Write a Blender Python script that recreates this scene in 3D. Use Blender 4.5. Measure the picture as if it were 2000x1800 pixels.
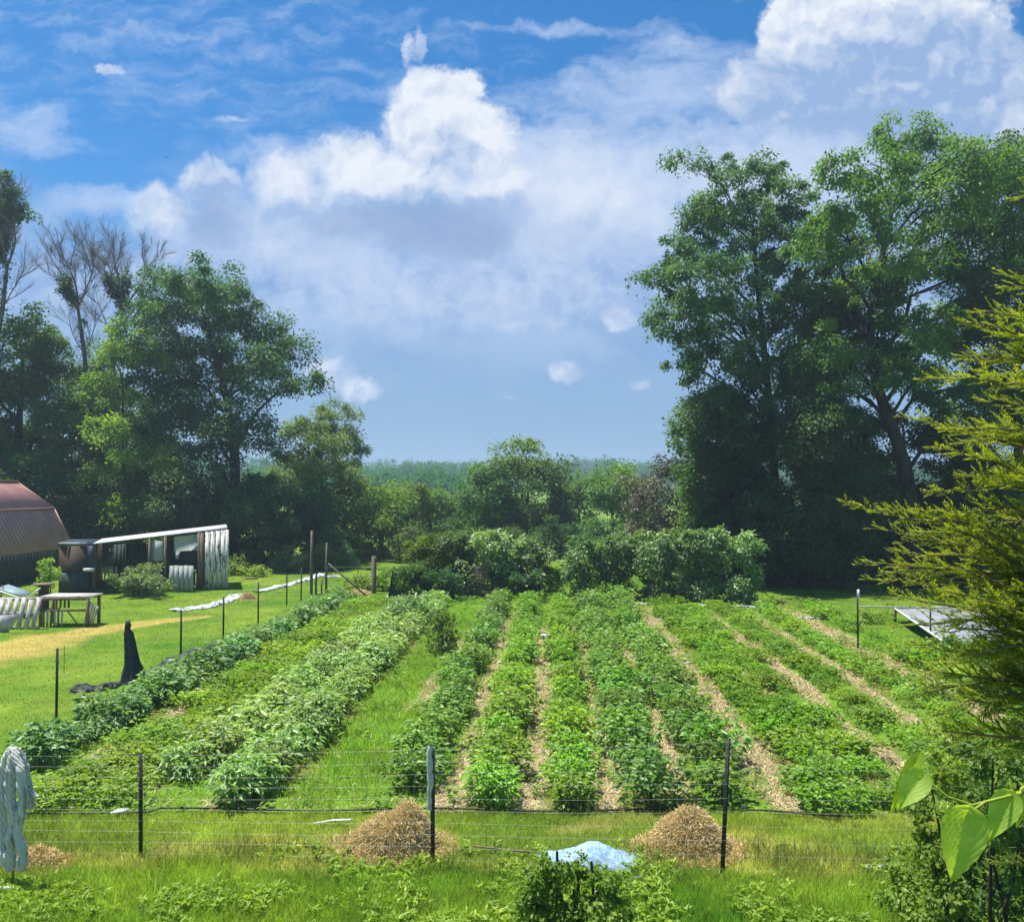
import bpy, math, random
import numpy as np
from mathutils import Vector

# ---------------------------------------------------------------- scene, camera, light
for o in list(bpy.data.objects):
    bpy.data.objects.remove(o)
SC = bpy.context.scene
COL = SC.collection
F = 1732.0          # focal length in pixels of the 2000 px wide photograph
EYE = 5.0           # eye height, an upstairs window
PITCH = math.atan(50 / F)
cam = bpy.data.cameras.new('camera')
cam.sensor_width = 36.0
cam.lens = 36.0 * F / 2000.0
cam.clip_start = 0.05
cam.clip_end = 6000
camo = bpy.data.objects.new('camera', cam)
COL.objects.link(camo)
camo.location = (0, 0, EYE)
camo.rotation_euler = (math.pi / 2 + PITCH, 0, 0)
SC.camera = camo
SC.view_settings.view_transform = 'Standard'
SC.view_settings.look = 'None'
SC.view_settings.gamma = 1.0
SC.view_settings.use_curve_mapping = False
SC.view_settings.exposure = 1.05
SC.cycles.max_bounces = 6
SC.cycles.diffuse_bounces = 3
SC.cycles.glossy_bounces = 2
SC.cycles.transmission_bounces = 4
SC.cycles.transparent_max_bounces = 4
SC.cycles.volume_bounces = 0
SC.cycles.use_denoising = True
SC.cycles.denoising_prefilter = 'ACCURATE'
SC.cycles.sample_clamp_indirect = 4.0

SUN = Vector((-0.30, 0.16, 0.94)).normalized()
sl = bpy.data.lights.new('sun', 'SUN')
sl.energy = 4.4
sl.angle = math.radians(0.5)
sl.color = (1.0, 0.95, 0.84)
so = bpy.data.objects.new('sun', sl)
COL.objects.link(so)
so.rotation_euler = SUN.to_track_quat('Z', 'Y').to_euler()
so.location = (-20, 30, 60)

world = bpy.data.worlds.new('World')
SC.world = world
world.use_nodes = True
WT = world.node_tree
WT.nodes.clear()


class NB:
    """tiny node expression builder"""
    def __init__(s, t):
        s.t = t

    def new(s, kind, **kw):
        n = s.t.nodes.new(kind)
        for k, v in kw.items():
            setattr(n, k, v)
        return n

    def put(s, sock, v):
        if hasattr(v, 'is_linked') or hasattr(v, 'links'):
            s.t.links.new(v, sock)
        elif v is not None:
            sock.default_value = v

    def m(s, op, a, b=None, c=None, clamp=False):
        n = s.new('ShaderNodeMath', operation=op, use_clamp=clamp)
        s.put(n.inputs[0], a)
        s.put(n.inputs[1], b)
        if c is not None:
            s.put(n.inputs[2], c)
        return n.outputs[0]

    def v(s, op, a, b=None):
        n = s.new('ShaderNodeVectorMath', operation=op)
        s.put(n.inputs[0], a)
        s.put(n.inputs[1], b)
        return n.outputs['Value'] if op in ('LENGTH', 'DOT_PRODUCT', 'DISTANCE') else n.outputs[0]

    def noise(s, vec, scale, detail=4, rough=0.5, color=False, dist=0.0, dim='2D'):
        n = s.new('ShaderNodeTexNoise', noise_dimensions=dim)
        if vec is not None:
            s.put(n.inputs['Vector'], vec)
        n.inputs['Scale'].default_value = scale
        n.inputs['Detail'].default_value = detail
        n.inputs['Roughness'].default_value = rough
        n.inputs['Distortion'].default_value = dist
        return n.outputs['Color' if color else 'Fac']

    def step(s, x, a, b, lo=0.0, hi=1.0, kind='SMOOTHSTEP'):
        n = s.new('ShaderNodeMapRange', interpolation_type=kind)
        s.put(n.inputs[0], x)
        for i, q in enumerate((a, b, lo, hi)):
            n.inputs[i + 1].default_value = q
        return n.outputs[0]

    def mix(s, f, a, b, mode='MIX'):
        n = s.new('ShaderNodeMix', data_type='RGBA', blend_type=mode)
        s.put(n.inputs[0], f)
        s.put(n.inputs[6], a if not isinstance(a, tuple) else (*a[:3], 1))
        s.put(n.inputs[7], b if not isinstance(b, tuple) else (*b[:3], 1))
        return n.outputs[2]


def lin(r, g, b):
    f = lambda c: c / 12.92 if c <= 0.04045 else ((c + 0.055) / 1.055) ** 2.4
    return tuple(f(c / 255.0) for c in (r, g, b))


def build_world():
    b = NB(WT)
    EX = 2 ** SC.view_settings.exposure
    sky = b.new('ShaderNodeTexSky', sky_type='NISHITA', sun_disc=False)
    sky.sun_elevation = math.asin(SUN.z)
    sky.sun_rotation = math.atan2(SUN.x, SUN.y) % (2 * math.pi)
    sky.altitude = 200
    sky.air_density = 1.0
    sky.dust_density = 0.4
    sky.ozone_density = 3.0
    tc = b.new('ShaderNodeTexCoord').outputs['Generated']
    sp = b.new('ShaderNodeSeparateXYZ')
    b.put(sp.inputs[0], tc)
    ay = b.m('MAXIMUM', b.m('ABSOLUTE', sp.outputs[1]), 0.12)
    # direction of view as slopes: q.x grows to the east, q.y grows downwards, horizon at 9.5
    qx = b.m('MULTIPLY_ADD', b.m('DIVIDE', sp.outputs[0], ay), 17.32, 10.0)
    qy = b.m('MULTIPLY_ADD', b.m('DIVIDE', sp.outputs[2], ay), -17.32, 9.5)
    cb = b.new('ShaderNodeCombineXYZ')
    b.put(cb.inputs[0], qx)
    b.put(cb.inputs[1], qy)
    q = cb.outputs[0]
    w1 = b.v('SUBTRACT', b.noise(q, 0.9, 1, 0.55, True), (0.5, 0.5, 0.5))
    w2 = b.v('SUBTRACT', b.noise(q, 4.2, 2, 0.6, True), (0.5, 0.5, 0.5))
    warp = b.v('ADD', b.v('MULTIPLY', w1, (0.6, 0.5, 0)), b.v('MULTIPLY', w2, (0.28, 0.24, 0)))
    qw = b.v('ADD', q, warp)

    def field(p, blobs):
        acc = None
        for (cx, cy, rx, ry, s) in blobs:
            d = b.v('MULTIPLY', b.v('SUBTRACT', p, (cx / 100, cy / 100, 0)), (100 / rx, 100 / ry, 0))
            f = b.m('MULTIPLY_ADD', b.v('DOT_PRODUCT', d, d), -s * .8, s * .8)
            acc = f if acc is None else b.m('SMOOTH_MAX', acc, f, 0.12)
        return acc
    cumulus = [(385, 352, 56, 56, 1), (428, 358, 50, 62, 1), (330, 400, 95, 60, 1), (430, 440, 120, 100, 1), (560, 365, 110, 80, 1), (680, 330, 120, 80, 1),
               (838, 185, 72, 80, 1), (850, 250, 130, 120, 1), (906, 190, 55, 72, 1), (930, 272, 92, 100, 1),
               (790, 360, 220, 110, 1), (980, 380, 150, 95, 1), (620, 430, 220, 120, 1), (880, 440, 280, 120, 1), (1150, 400, 220, 130, .8),
               (1555, 60, 80, 110, 1), (1680, 70, 190, 140, .85), (1860, 90, 170, 150, .8), (1540, 170, 150, 90, 1), (1720, 190, 330, 110, .8), (1980, 200, 200, 150, .8),
               (1750, -260, 500, 300, 1)]
    puffs = [(1105, 724, 46, 28, 1), (1208, 622, 44, 34, 1), (645, 728, 62, 38, 1), (700, 762, 54, 34, 1), (203, 126, 34, 13, 1),
             (795, 85, 20, 40, .8), (818, 78, 16, 45, .8), (1000, 636, 56, 18, .5), (1250, 752, 30, 16, .5), (990, 772, 16, 9, .5), (445, 224, 40, 9, .5)]
    veil = [(180, 385, 130, 36, 1), (40, 250, 130, 60, .6), (1250, 330, 420, 120, 1), (1280, 180, 260, 90, 1), (1330, 90, 150, 40, .8), (1100, 45, 260, 16, .55), (560, 290, 140, 40, .6),
            (280, 70, 400, 100, .12), (560, 170, 300, 60, .08), (1080, 200, 150, 30, .5), (1150, 480, 420, 200, 1.3), (1080, 330, 330, 110, 1.3), (1700, 330, 500, 130, 1.2)]
    fine = b.m('SUBTRACT', b.noise(qw, 2.2, 4, 0.62), 0.5)
    D = field(qw, cumulus)
    De = b.m('MULTIPLY_ADD', fine, 0.5, D)
    hard = b.m('DIVIDE', b.m('ADD', De, 0.05), b.step(qy, 2.0, 4.2, 0.42, 1.1))
    cu = b.step(hard, 0.0, 1.0)
    P = field(b.v('ADD', q, b.v('MULTIPLY', w2, (0.32, 0.28, 0))), puffs)
    pu = b.m('MULTIPLY', b.step(P, 0.02, 0.7), 0.85)
    V = field(qw, veil)
    st = b.v('MULTIPLY', qw, (0.8, 2.2, 1))
    streak = b.noise(st, 1.2, 4, 0.6)
    ve = b.m('MULTIPLY', b.step(b.m('MULTIPLY_ADD', b.m('SUBTRACT', streak, 0.5), 1.35, V), -0.35, 1.05), 0.74)
    # low haze veil thickening to the horizon below the cloud base
    hz = b.step(b.m('MULTIPLY_ADD', w_ := b.m('SUBTRACT', b.noise(b.v('MULTIPLY', qw, (0.5, 1.0, 1)), 0.7, 2, 0.6), 0.5), 3.0, qy), 2.9, 5.2, 0.0, 0.93)
    # cloud shading
    lit1 = b.noise(qw, 1.3, 3, 0.55)
    lit2 = b.noise(b.v('ADD', qw, (-0.12, -0.22, 0)), 1.3, 3, 0.55)
    bump = b.m('MULTIPLY', b.m('SUBTRACT', lit1, lit2), 1.45)
    dark = field(qw, [(810, 440, 280, 75, 1.2), (930, 470, 170, 60, 1), (640, 430, 150, 50, .8), (410, 420, 80, 100, 1), (1720, 200, 340, 150, .9), (1850, 110, 200, 110, .7), (1560, 230, 160, 60, .6), (1900, 300, 200, 80, .5), (1160, 520, 120, 100, .4), (870, 300, 60, 40, .25)])
    dk = b.step(dark, -0.55, 0.75, -0.14, 0.8)
    shade = b.m('ADD', b.m('SUBTRACT', 0.80, b.m('MULTIPLY', dk, 1.05)), bump, clamp=True)
    c1 = lin(150, 180, 224)
    c2 = lin(238, 243, 252)
    k = 1 / EX
    ccol = b.mix(shade, tuple(x * k for x in c1), tuple(x * k for x in c2))
    mott = b.step(b.m('MULTIPLY_ADD', fine, 0.35, w_), -0.22, 0.22)
    hcol = b.mix(mott, tuple(x * k for x in lin(134, 170, 222)), tuple(x * k for x in lin(182, 203, 238)))
    hcol = b.mix(b.step(qy, 5.0, 8.6), hcol, tuple(x * k for x in lin(134, 172, 214)))
    base = b.new('ShaderNodeHueSaturation')
    base.inputs['Hue'].default_value = 0.5
    base.inputs['Saturation'].default_value = 1.48
    base.inputs['Value'].default_value = 1.05
    b.put(base.inputs['Color'], sky.outputs[0])
    sk = b.v('MULTIPLY', base.outputs[0], (SKYK,) * 3)
    vcol = tuple(x * k for x in lin(198, 217, 248))
    c = b.mix(b.m('MAXIMUM', ve, 0.05), sk, vcol)
    c = b.mix(hz, c, hcol)
    c = b.mix(cu_f := b.m('MULTIPLY', cu, b.step(qy, 4.0, 5.6, 1.0, 0.15)), c, ccol)
    c = b.mix(pu, c, b.mix(b.step(bump, -0.3, 0.35), tuple(x * k for x in lin(170, 192, 230)), tuple(x * k for x in lin(226, 234, 250))))
    v2 = b.m('MULTIPLY', b.step(b.m('MULTIPLY_ADD', fine, 0.9, field(qw, [(1120, 380, 300, 170, 1), (560, 440, 300, 120, .8), (1500, 330, 340, 110, .8), (900, 560, 420, 90, .5)])), -0.15, 0.85), 0.72)
    c = b.mix(b.m('MULTIPLY', v2, b.m('SUBTRACT', 1.0, b.m('MULTIPLY', cu, 0.8))), c, tuple(x * k for x in lin(212, 224, 246)))
    un = b.m('MULTIPLY', b.step(b.m('MULTIPLY_ADD', fine, 0.5, field(qw, [(800, 432, 230, 56, 1), (920, 462, 120, 50, 1), (405, 430, 60, 60, .7)])), 0.0, 0.7), 0.62)
    c = b.mix(un, c, tuple(x * k for x in lin(138, 164, 208)))
    # below the horizon the ground hides it; keep a plain dull green-blue
    bg = b.new('ShaderNodeBackground')
    b.put(bg.inputs[0], c)
    bg.inputs[1].default_value = 1.0
    out = b.new('ShaderNodeOutputWorld')
    WT.links.new(bg.outputs[0], out.inputs[0])


SKYK = 0.062
world.cycles.sampling_method = 'MANUAL'
world.cycles.sample_map_resolution = 512
build_world()


# ---------------------------------------------------------------- helpers
RNG = np.random.default_rng(7)
random.seed(7)


def P(px, py, d):
    """the place seen at pixel px, py of the photograph at depth d"""
    cp, sp = math.cos(PITCH), math.sin(PITCH)
    a, b = (px - 1000) / F, (900 - py) / F
    y = cp - b * sp
    z = sp + b * cp
    return np.array([a * d / y, d, EYE + z * d / y])


def G(px, py, z=0.0):
    """the place on the ground seen at pixel px, py"""
    p = P(px, py, 1.0)
    s = (z - EYE) / (p[2] - EYE)
    return np.array([p[0] * s, s, z])


def mesh_obj(name, V, faces, mat, parent=None, loc=None, smooth=False, tint=None, col=None):
    """V (n,3); faces: list of arrays, each (m,3) or (m,4)"""
    V = np.asarray(V, dtype=np.float32).reshape(-1, 3)
    if loc is not None:
        V = V - np.asarray(loc, dtype=np.float32)
    if not isinstance(faces, (list, tuple)):
        faces = [faces]
    faces = [np.asarray(f, dtype=np.int32) for f in faces if len(f)]
    me = bpy.data.meshes.new(name)
    me.vertices.add(len(V))
    me.vertices.foreach_set('co', V.ravel())
    loops = np.concatenate([f.ravel() for f in faces])
    tot = np.concatenate([np.full(len(f), f.shape[1], dtype=np.int32) for f in faces])
    start = np.concatenate([[0], np.cumsum(tot)[:-1]]).astype(np.int32)
    me.loops.add(len(loops))
    me.loops.foreach_set('vertex_index', loops)
    me.polygons.add(len(tot))
    me.polygons.foreach_set('loop_start', start)
    me.polygons.foreach_set('loop_total', tot)
    if smooth:
        me.polygons.foreach_set('use_smooth', np.ones(len(tot), dtype=bool))
    me.update(calc_edges=True)
    if tint is not None:
        a = me.attributes.new('tint', 'FLOAT', 'POINT' if len(tint) == len(V) else 'FACE')
        a.data.foreach_set('value', np.asarray(tint, dtype=np.float32))
    if col is not None:
        a = me.attributes.new('col', 'FLOAT_COLOR', 'POINT')
        c = np.ones((len(V), 4), dtype=np.float32)
        c[:, :3] = col
        a.data.foreach_set('color', c.ravel())
    me.materials.append(mat)
    o = bpy.data.objects.new(name, me)
    COL.objects.link(o)
    if parent is not None:
        o.parent = parent
    if loc is not None and parent is None:
        o.location = loc
    return o


def tag(o, label=None, cat=None, group=None, kind=None):
    if label:
        o['label'] = label
    if cat:
        o['category'] = cat
    if group:
        o['group'] = group
    if kind:
        o['kind'] = kind
    return o


def thing(name, loc, label, cat, group=None):
    o = bpy.data.objects.new(name, None)
    o.empty_display_size = 0.2
    COL.objects.link(o)
    o.location = tuple(float(x) for x in loc)
    return tag(o, label, cat, group)


class MB:
    """collects shapes into one mesh"""
    def __init__(s):
        s.v, s.q, s.t, s.n = [], [], [], 0

    def add(s, V, q=None, t=None):
        V = np.asarray(V, dtype=float).reshape(-1, 3)
        if q is not None and len(q):
            s.q.append(np.asarray(q) + s.n)
        if t is not None and len(t):
            s.t.append(np.asarray(t) + s.n)
        s.v.append(V)
        s.n += len(V)

    def hexa(s, P8):
        """8 corners: bottom 4 then top 4, both counter-clockwise"""
        s.add(P8, q=[[0, 3, 2, 1], [4, 5, 6, 7], [0, 1, 5, 4], [1, 2, 6, 5], [2, 3, 7, 6], [3, 0, 4, 7]])

    def box(s, c, size, rz=0.0, rx=0.0, ry=0.0):
        x, y, z = (q / 2 for q in size)
        P8 = np.array([[-x, -y, -z], [x, -y, -z], [x, y, -z], [-x, y, -z], [-x, -y, z], [x, -y, z], [x, y, z], [-x, y, z]])
        for ang, (i, j) in ((rx, (1, 2)), (ry, (2, 0)), (rz, (0, 1))):
            if ang:
                ca, sa = math.cos(ang), math.sin(ang)
                a, b = P8[:, i].copy(), P8[:, j].copy()
                P8[:, i], P8[:, j] = a * ca - b * sa, a * sa + b * ca
        s.hexa(P8 + np.asarray(c))

    def beam(s, a, b, w, h, up=(0, 0, 1)):
        a, b = np.asarray(a, float), np.asarray(b, float)
        d = b - a
        d /= np.linalg.norm(d)
        sd = np.cross(d, up)
        if np.linalg.norm(sd) < 1e-3:
            sd = np.cross(d, (1, 0, 0))
        sd /= np.linalg.norm(sd)
        u = np.cross(sd, d)
        o = [-sd * w / 2 - u * h / 2, sd * w / 2 - u * h / 2, sd * w / 2 + u * h / 2, -sd * w / 2 + u * h / 2]
        s.hexa([a + k for k in o] + [b + k for k in o])

    def tube(s, pts, rad, sides=6, cap=False):
        pts = np.asarray(pts, float)
        n = len(pts)
        rad = np.broadcast_to(np.asarray(rad, float), (n,))
        tg = np.gradient(pts, axis=0)
        tg /= np.linalg.norm(tg, axis=1, keepdims=True) + 1e-9
        ref = np.array([0.31, 0.2, 0.93]) if abs(tg[0][2]) < 0.8 else np.array([0.9, 0.35, 0.1])
        A = np.cross(tg, ref)
        A /= np.linalg.norm(A, axis=1, keepdims=True) + 1e-9
        B = np.cross(tg, A)
        th = np.arange(sides) / sides * 2 * math.pi
        V = pts[:, None] + rad[:, None, None] * (np.cos(th)[None, :, None] * A[:, None] + np.sin(th)[None, :, None] * B[:, None])
        i = np.arange(n - 1)[:, None] * sides
        j = np.arange(sides)[None]
        k = (j + 1) % sides
        q = np.stack([i + j, i + k, i + sides + k, i + sides + j], -1).reshape(-1, 4)
        s.add(V.reshape(-1, 3), q=q)
        if cap:
            c = [list(range(sides))]
            s.q.append(np.array([[0, 1, 2, 3]]) + s.n - sides) if sides == 4 else [s.t.append(np.array([[0, m, m + 1]]) + s.n - sides) for m in range(1, sides - 1)]

    def build(s, name, mat, parent=None, loc=None, smooth=False, **kw):
        V = np.concatenate(s.v)
        f = []
        if s.q:
            f.append(np.concatenate(s.q))
        if s.t:
            f.append(np.concatenate(s.t))
        if parent is not None and loc is None:
            loc = np.array(parent.location if parent.parent is None else parent.parent.location)
            o = mesh_obj(name, V, f, mat, parent=parent, loc=loc, smooth=smooth, **kw)
            return o
        return mesh_obj(name, V, f, mat, parent=parent, loc=loc, smooth=smooth, **kw)


def unit(a):
    return a / (np.linalg.norm(a, axis=-1, keepdims=True) + 1e-9)


def leaves(C, A, N, L, W, fold=0.18, curl=0.0):
    """folded pointed leaves: returns V (4n,3), tris (2n,3)"""
    n = len(C)
    L = np.broadcast_to(L, (n,))[:, None]
    W = np.broadcast_to(W, (n,))[:, None]
    A = unit(A)
    S = unit(np.cross(A, N))
    U = np.cross(S, A)
    b = C
    t = C + A * L - U * L * curl
    mid = C + A * L * 0.42
    l = mid + S * W * .5 + U * W * fold
    r = mid - S * W * .5 + U * W * fold
    V = np.stack([b, r, t, l], 1).reshape(-1, 3)
    k = np.arange(n)[:, None] * 4
    T = np.concatenate([k + np.array([0, 1, 2]), k + np.array([0, 2, 3])], 1).reshape(-1, 3)
    return V, T


# ---------------------------------------------------------------- materials
def new_mat(name):
    m = bpy.data.materials.new(name)
    m.use_nodes = True
    t = m.node_tree
    t.nodes.clear()
    return m, NB(t), t


def leaf_mat(name, c1, c2, c3=None, rough=0.5, trans=0.38, tcol=(1.5, 1.5, .45), spec=0.4):
    m, b, t = new_mat(name)
    at = b.new('ShaderNodeAttribute', attribute_name='tint')
    f = at.outputs['Fac']
    col = b.mix(b.step(f, 0.1, 0.75, kind='LINEAR'), c1, c2)
    if c3:
        col = b.mix(b.step(f, 0.8, 1.0, kind='LINEAR'), col, c3)
    oi = b.new('ShaderNodeObjectInfo').outputs['Random']
    hs = b.new('ShaderNodeHueSaturation')
    b.put(hs.inputs['Hue'], b.step(oi, 0, 1, 0.478, 0.515, 'LINEAR'))
    b.put(hs.inputs['Value'], b.step(b.m('FRACT', b.m('MULTIPLY', oi, 7.3)), 0, 1, 0.72, 1.25, 'LINEAR'))
    b.put(hs.inputs['Color'], col)
    p = b.new('ShaderNodeBsdfPrincipled')
    b.put(p.inputs['Base Color'], hs.outputs[0])
    p.inputs['Roughness'].default_value = rough
    p.inputs['Specular IOR Level'].default_value = spec
    tr = b.new('ShaderNodeBsdfTranslucent')
    b.put(tr.inputs[0], b.mix(1.0, hs.outputs[0], tcol, 'MULTIPLY'))
    mx = b.new('ShaderNodeMixShader')
    mx.inputs[0].default_value = trans
    t.links.new(p.outputs[0], mx.inputs[1])
    t.links.new(tr.outputs[0], mx.inputs[2])
    o = b.new('ShaderNodeOutputMaterial')
    t.links.new(mx.outputs[0], o.inputs[0])
    return m


def grass_mat(name, attr='col', trans=0.5):
    m, b, t = new_mat(name)
    at = b.new('ShaderNodeAttribute', attribute_name=attr)
    p = b.new('ShaderNodeBsdfPrincipled')
    b.put(p.inputs['Base Color'], at.outputs['Color'])
    p.inputs['Roughness'].default_value = 0.6
    p.inputs['Specular IOR Level'].default_value = 0.3
    tr = b.new('ShaderNodeBsdfTranslucent')
    b.put(tr.inputs[0], b.mix(1.0, at.outputs['Color'], (1.3, 1.3, .6), 'MULTIPLY'))
    mx = b.new('ShaderNodeMixShader')
    mx.inputs[0].default_value = trans
    t.links.new(p.outputs[0], mx.inputs[1])
    t.links.new(tr.outputs[0], mx.inputs[2])
    o = b.new('ShaderNodeOutputMaterial')
    t.links.new(mx.outputs[0], o.inputs[0])
    return m


def surf(name, c1, c2, scale=4, rough=0.8, metal=0.0, bump=0.3, stretch=(1, 1, 1), detail=5, thr=(0.35, 0.65), spec=0.3, c3=None, s3=20, t3=(.6, .7), bdist=0.02):
    m, b, t = new_mat(name)
    tc = b.new('ShaderNodeTexCoord').outputs['Object']
    v = b.v('MULTIPLY', tc, stretch)
    n = b.noise(v, scale, detail, 0.6, dim='3D')
    col = b.mix(b.step(n, *thr), c1, c2)
    if c3:
        n3 = b.noise(v, s3, 3, 0.6, dim='3D')
        col = b.mix(b.step(n3, *t3), col, c3)
    p = b.new('ShaderNodeBsdfPrincipled')
    b.put(p.inputs['Base Color'], col)
    p.inputs['Roughness'].default_value = rough
    p.inputs['Metallic'].default_value = metal
    p.inputs['Specular IOR Level'].default_value = spec
    if bump:
        bp = b.new('ShaderNodeBump')
        bp.inputs['Strength'].default_value = bump
        bp.inputs['Distance'].default_value = bdist
        b.put(bp.inputs['Height'], b.noise(v, scale * 4, 3, 0.6, dim='3D'))
        t.links.new(bp.outputs[0], p.inputs['Normal'])
    o = b.new('ShaderNodeOutputMaterial')
    t.links.new(p.outputs[0], o.inputs[0])
    return m


M = {}
M['bark'] = surf('bark', (.018, .016, .013), (.05, .042, .032), 3, .9, bump=.8, stretch=(1, 1, .3))
M['deadwood'] = surf('dead_wood', (.11, .095, .085), (.22, .19, .17), 5, .9, bump=.5, stretch=(1, 1, .3))
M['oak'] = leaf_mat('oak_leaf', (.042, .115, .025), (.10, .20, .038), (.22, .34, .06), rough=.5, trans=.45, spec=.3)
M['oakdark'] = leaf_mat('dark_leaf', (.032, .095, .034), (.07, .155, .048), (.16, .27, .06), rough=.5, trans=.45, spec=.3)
M['willow'] = leaf_mat('pale_leaf', (.11, .22, .09), (.18, .31, .12), (.26, .39, .13), rough=.5, trans=.45, spec=.3)
M['bushgreen'] = leaf_mat('bush_leaf', (.08, .17, .02), (.16, .28, .03), (.27, .38, .055), rough=.5, trans=.45, spec=.25)
M['farleaf'] = leaf_mat('far_leaf', (.03, .12, .045), (.065, .19, .06), (.10, .24, .06), trans=.3, spec=.0)
M['brownleaf'] = leaf_mat('brown_brush', (.06, .06, .04), (.11, .10, .06), (.16, .11, .07), trans=.15)
M['hedge'] = leaf_mat('hedge_leaf', (.09, .18, .06), (.20, .32, .12), (.38, .48, .24), rough=.45, trans=.35, spec=.4)
M['vine'] = leaf_mat('vine_leaf', (.025, .07, .025), (.05, .11, .03))
M['cedar'] = leaf_mat('cedar_needle', (.13, .19, .02), (.26, .32, .035), (.46, .50, .08), trans=.5, tcol=(1.4, 1.4, .5))
M['cedarbark'] = surf('cedar_bark', (.12, .08, .05), (.22, .16, .10), 8, .9, stretch=(1, 1, .3))
M['pepper'] = leaf_mat('pepper_leaf', (.08, .20, .03), (.19, .35, .06), (.34, .50, .15), rough=.42, trans=.34, spec=.4)
M['pepper2'] = leaf_mat('light_pepper_leaf', (.11, .26, .02), (.24, .42, .035), (.38, .54, .09), rough=.42, trans=.36, spec=.4)
M['eggplant'] = leaf_mat('grey_green_leaf', (.14, .27, .07), (.31, .45, .14), (.48, .60, .28), rough=.42, trans=.34, spec=.4)
M['bluegreen'] = leaf_mat('blue_green_leaf', (.08, .21, .06), (.21, .37, .13), (.42, .56, .27), rough=.42, trans=.34, spec=.45)
M['bean'] = leaf_mat('bean_leaf', (.10, .22, .014), (.21, .37, .028), (.35, .50, .07), rough=.45, trans=.36, spec=.35)
M['yellowvine'] = leaf_mat('yellow_green_leaf', (.13, .25, .012), (.23, .38, .02), (.36, .50, .045), trans=.38)
M['weed'] = leaf_mat('weed_leaf', (.12, .24, .015), (.20, .34, .025), (.32, .44, .04), rough=.5, trans=.35)
M['grass'] = grass_mat('grass_blade')
M['straw'] = grass_mat('straw_stalk', trans=.1)


# ---------------------------------------------------------------- ground
def vnoise(x, y, s, seed=0):
    """smooth value noise on numpy arrays, 0..1"""
    r = np.random.default_rng(seed)
    tab = r.random((64, 64))
    x, y = np.asarray(x) * s, np.asarray(y) * s
    xi, yi = np.floor(x).astype(int), np.floor(y).astype(int)
    fx, fy = x - xi, y - yi
    fx, fy = fx * fx * (3 - 2 * fx), fy * fy * (3 - 2 * fy)
    g = lambda a, b: tab[a % 64, b % 64]
    return (g(xi, yi) * (1 - fx) + g(xi + 1, yi) * fx) * (1 - fy) + (g(xi, yi + 1) * (1 - fx) + g(xi + 1, yi + 1) * fx) * fy


def fbm(x, y, s, seed=0, o=3):
    a, t = 0, 0
    for k in range(o):
        a = a + vnoise(x, y, s * 2 ** k, seed + k) * 0.5 ** k
        t += 0.5 ** k
    return a / t


def sst(x, a, b):
    t = np.clip((x - a) / (b - a), 0, 1)
    return t * t * (3 - 2 * t)


KR = 80 / F             # the rows run this far to the east per metre of depth


def RU(u, Y):
    return u + KR * Y


BED_F, BED_B = 13.75, 39.5
BED_L, BED_R = -9.9, 11.2


def terrain(x, y):
    x, y = np.asarray(x, float), np.asarray(y, float)
    z = (fbm(x, y, 0.35, 3) - 0.5) * 0.06
    z = z + sst(y, 150, 470) * 5.0 * (0.6 + 0.8 * vnoise(x, y, 0.004, 9)) + sst(y, 600, 1500) * 6
    return z


# trampled, dried grass path over the lawn (world points, half width)
TRAIL = [(G(-260, 1330), 1.7), (G(0, 1275), 1.5), (G(90, 1248), 1.2), (G(200, 1228), .9), (G(290, 1216), .6), (G(400, 1205), .35)]
DRY = [(G(450, 1655), 1.4, .45, .9), (G(180, 1680), 1.0, .35, .8), (G(1250, 1600), 1.2, .3, .5), (G(1600, 1690), 2.0, .45, .9), (G(1540, 1665), 1.2, .5, .8), (G(980, 1690), 1.5, .3, .5),
       (G(610, 1690), 1.6, .35, .8), (G(1400, 1660), 1.4, .6, .9), (G(750, 1650), 1.5, .6, .9), (G(1180, 1615), .5, .2, .9), (G(1105, 1620), .3, .15, .8), (G(1850, 1600), 1.5, .5, .5)]


def dry_amount(x, y):
    d = np.zeros_like(x)
    for (c, rx, ry, s) in DRY:
        q = np.sqrt(((x - c[0]) / rx) ** 2 + ((y - c[1]) / ry) ** 2) + (fbm(x, y, 1.7, 21) - .5) * 1.3
        d = np.maximum(d, s * (1 - sst(q, 0.35, 1.15)))
    # trail
    best = np.full_like(x, 9.0)
    for (a, wa), (b, wb) in zip(TRAIL[:-1], TRAIL[1:]):
        ax, ay, bx, by = a[0], a[1], b[0], b[1]
        t = np.clip(((x - ax) * (bx - ax) + (y - ay) * (by - ay)) / ((bx - ax) ** 2 + (by - ay) ** 2), 0, 1)
        q = np.hypot(x - ax - t * (bx - ax), (y - ay - t * (by - ay)) * .9) / (wa + (wb - wa) * t)
        best = np.minimum(best, q)
    tr = 1 - sst(best + (fbm(x, y, .9, 31) - .5) * .9, 0.55, 1.25)
    return d, tr


STRAWU = [(-3.0, .16, 20, 30), (-1.55, .24, 13.7, 34), (-.33, .26, 13.7, 31), (.9, .22, 13.7, 33), (2.12, .15, 13.7, 30), (3.68, .30, 13.7, 37), (5.0, .22, 16, 24), (6.15, .20, 16, 34), (7.72, .20, 15.5, 33), (9.45, .32, 19, 36), (-5.4, .14, 14, 38), (-8.4, .12, 15, 30), (5.6, .2, 24, 30)]


def bed_mask(x, y):
    u = x - KR * y
    m = sst(u, BED_L - .3, BED_L + .3) * (1 - sst(u, BED_R - .4, BED_R + .4)) * sst(y, BED_F - .12, BED_F + .1) * (1 - sst(y, BED_B - .3, BED_B + .5))
    return m


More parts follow.
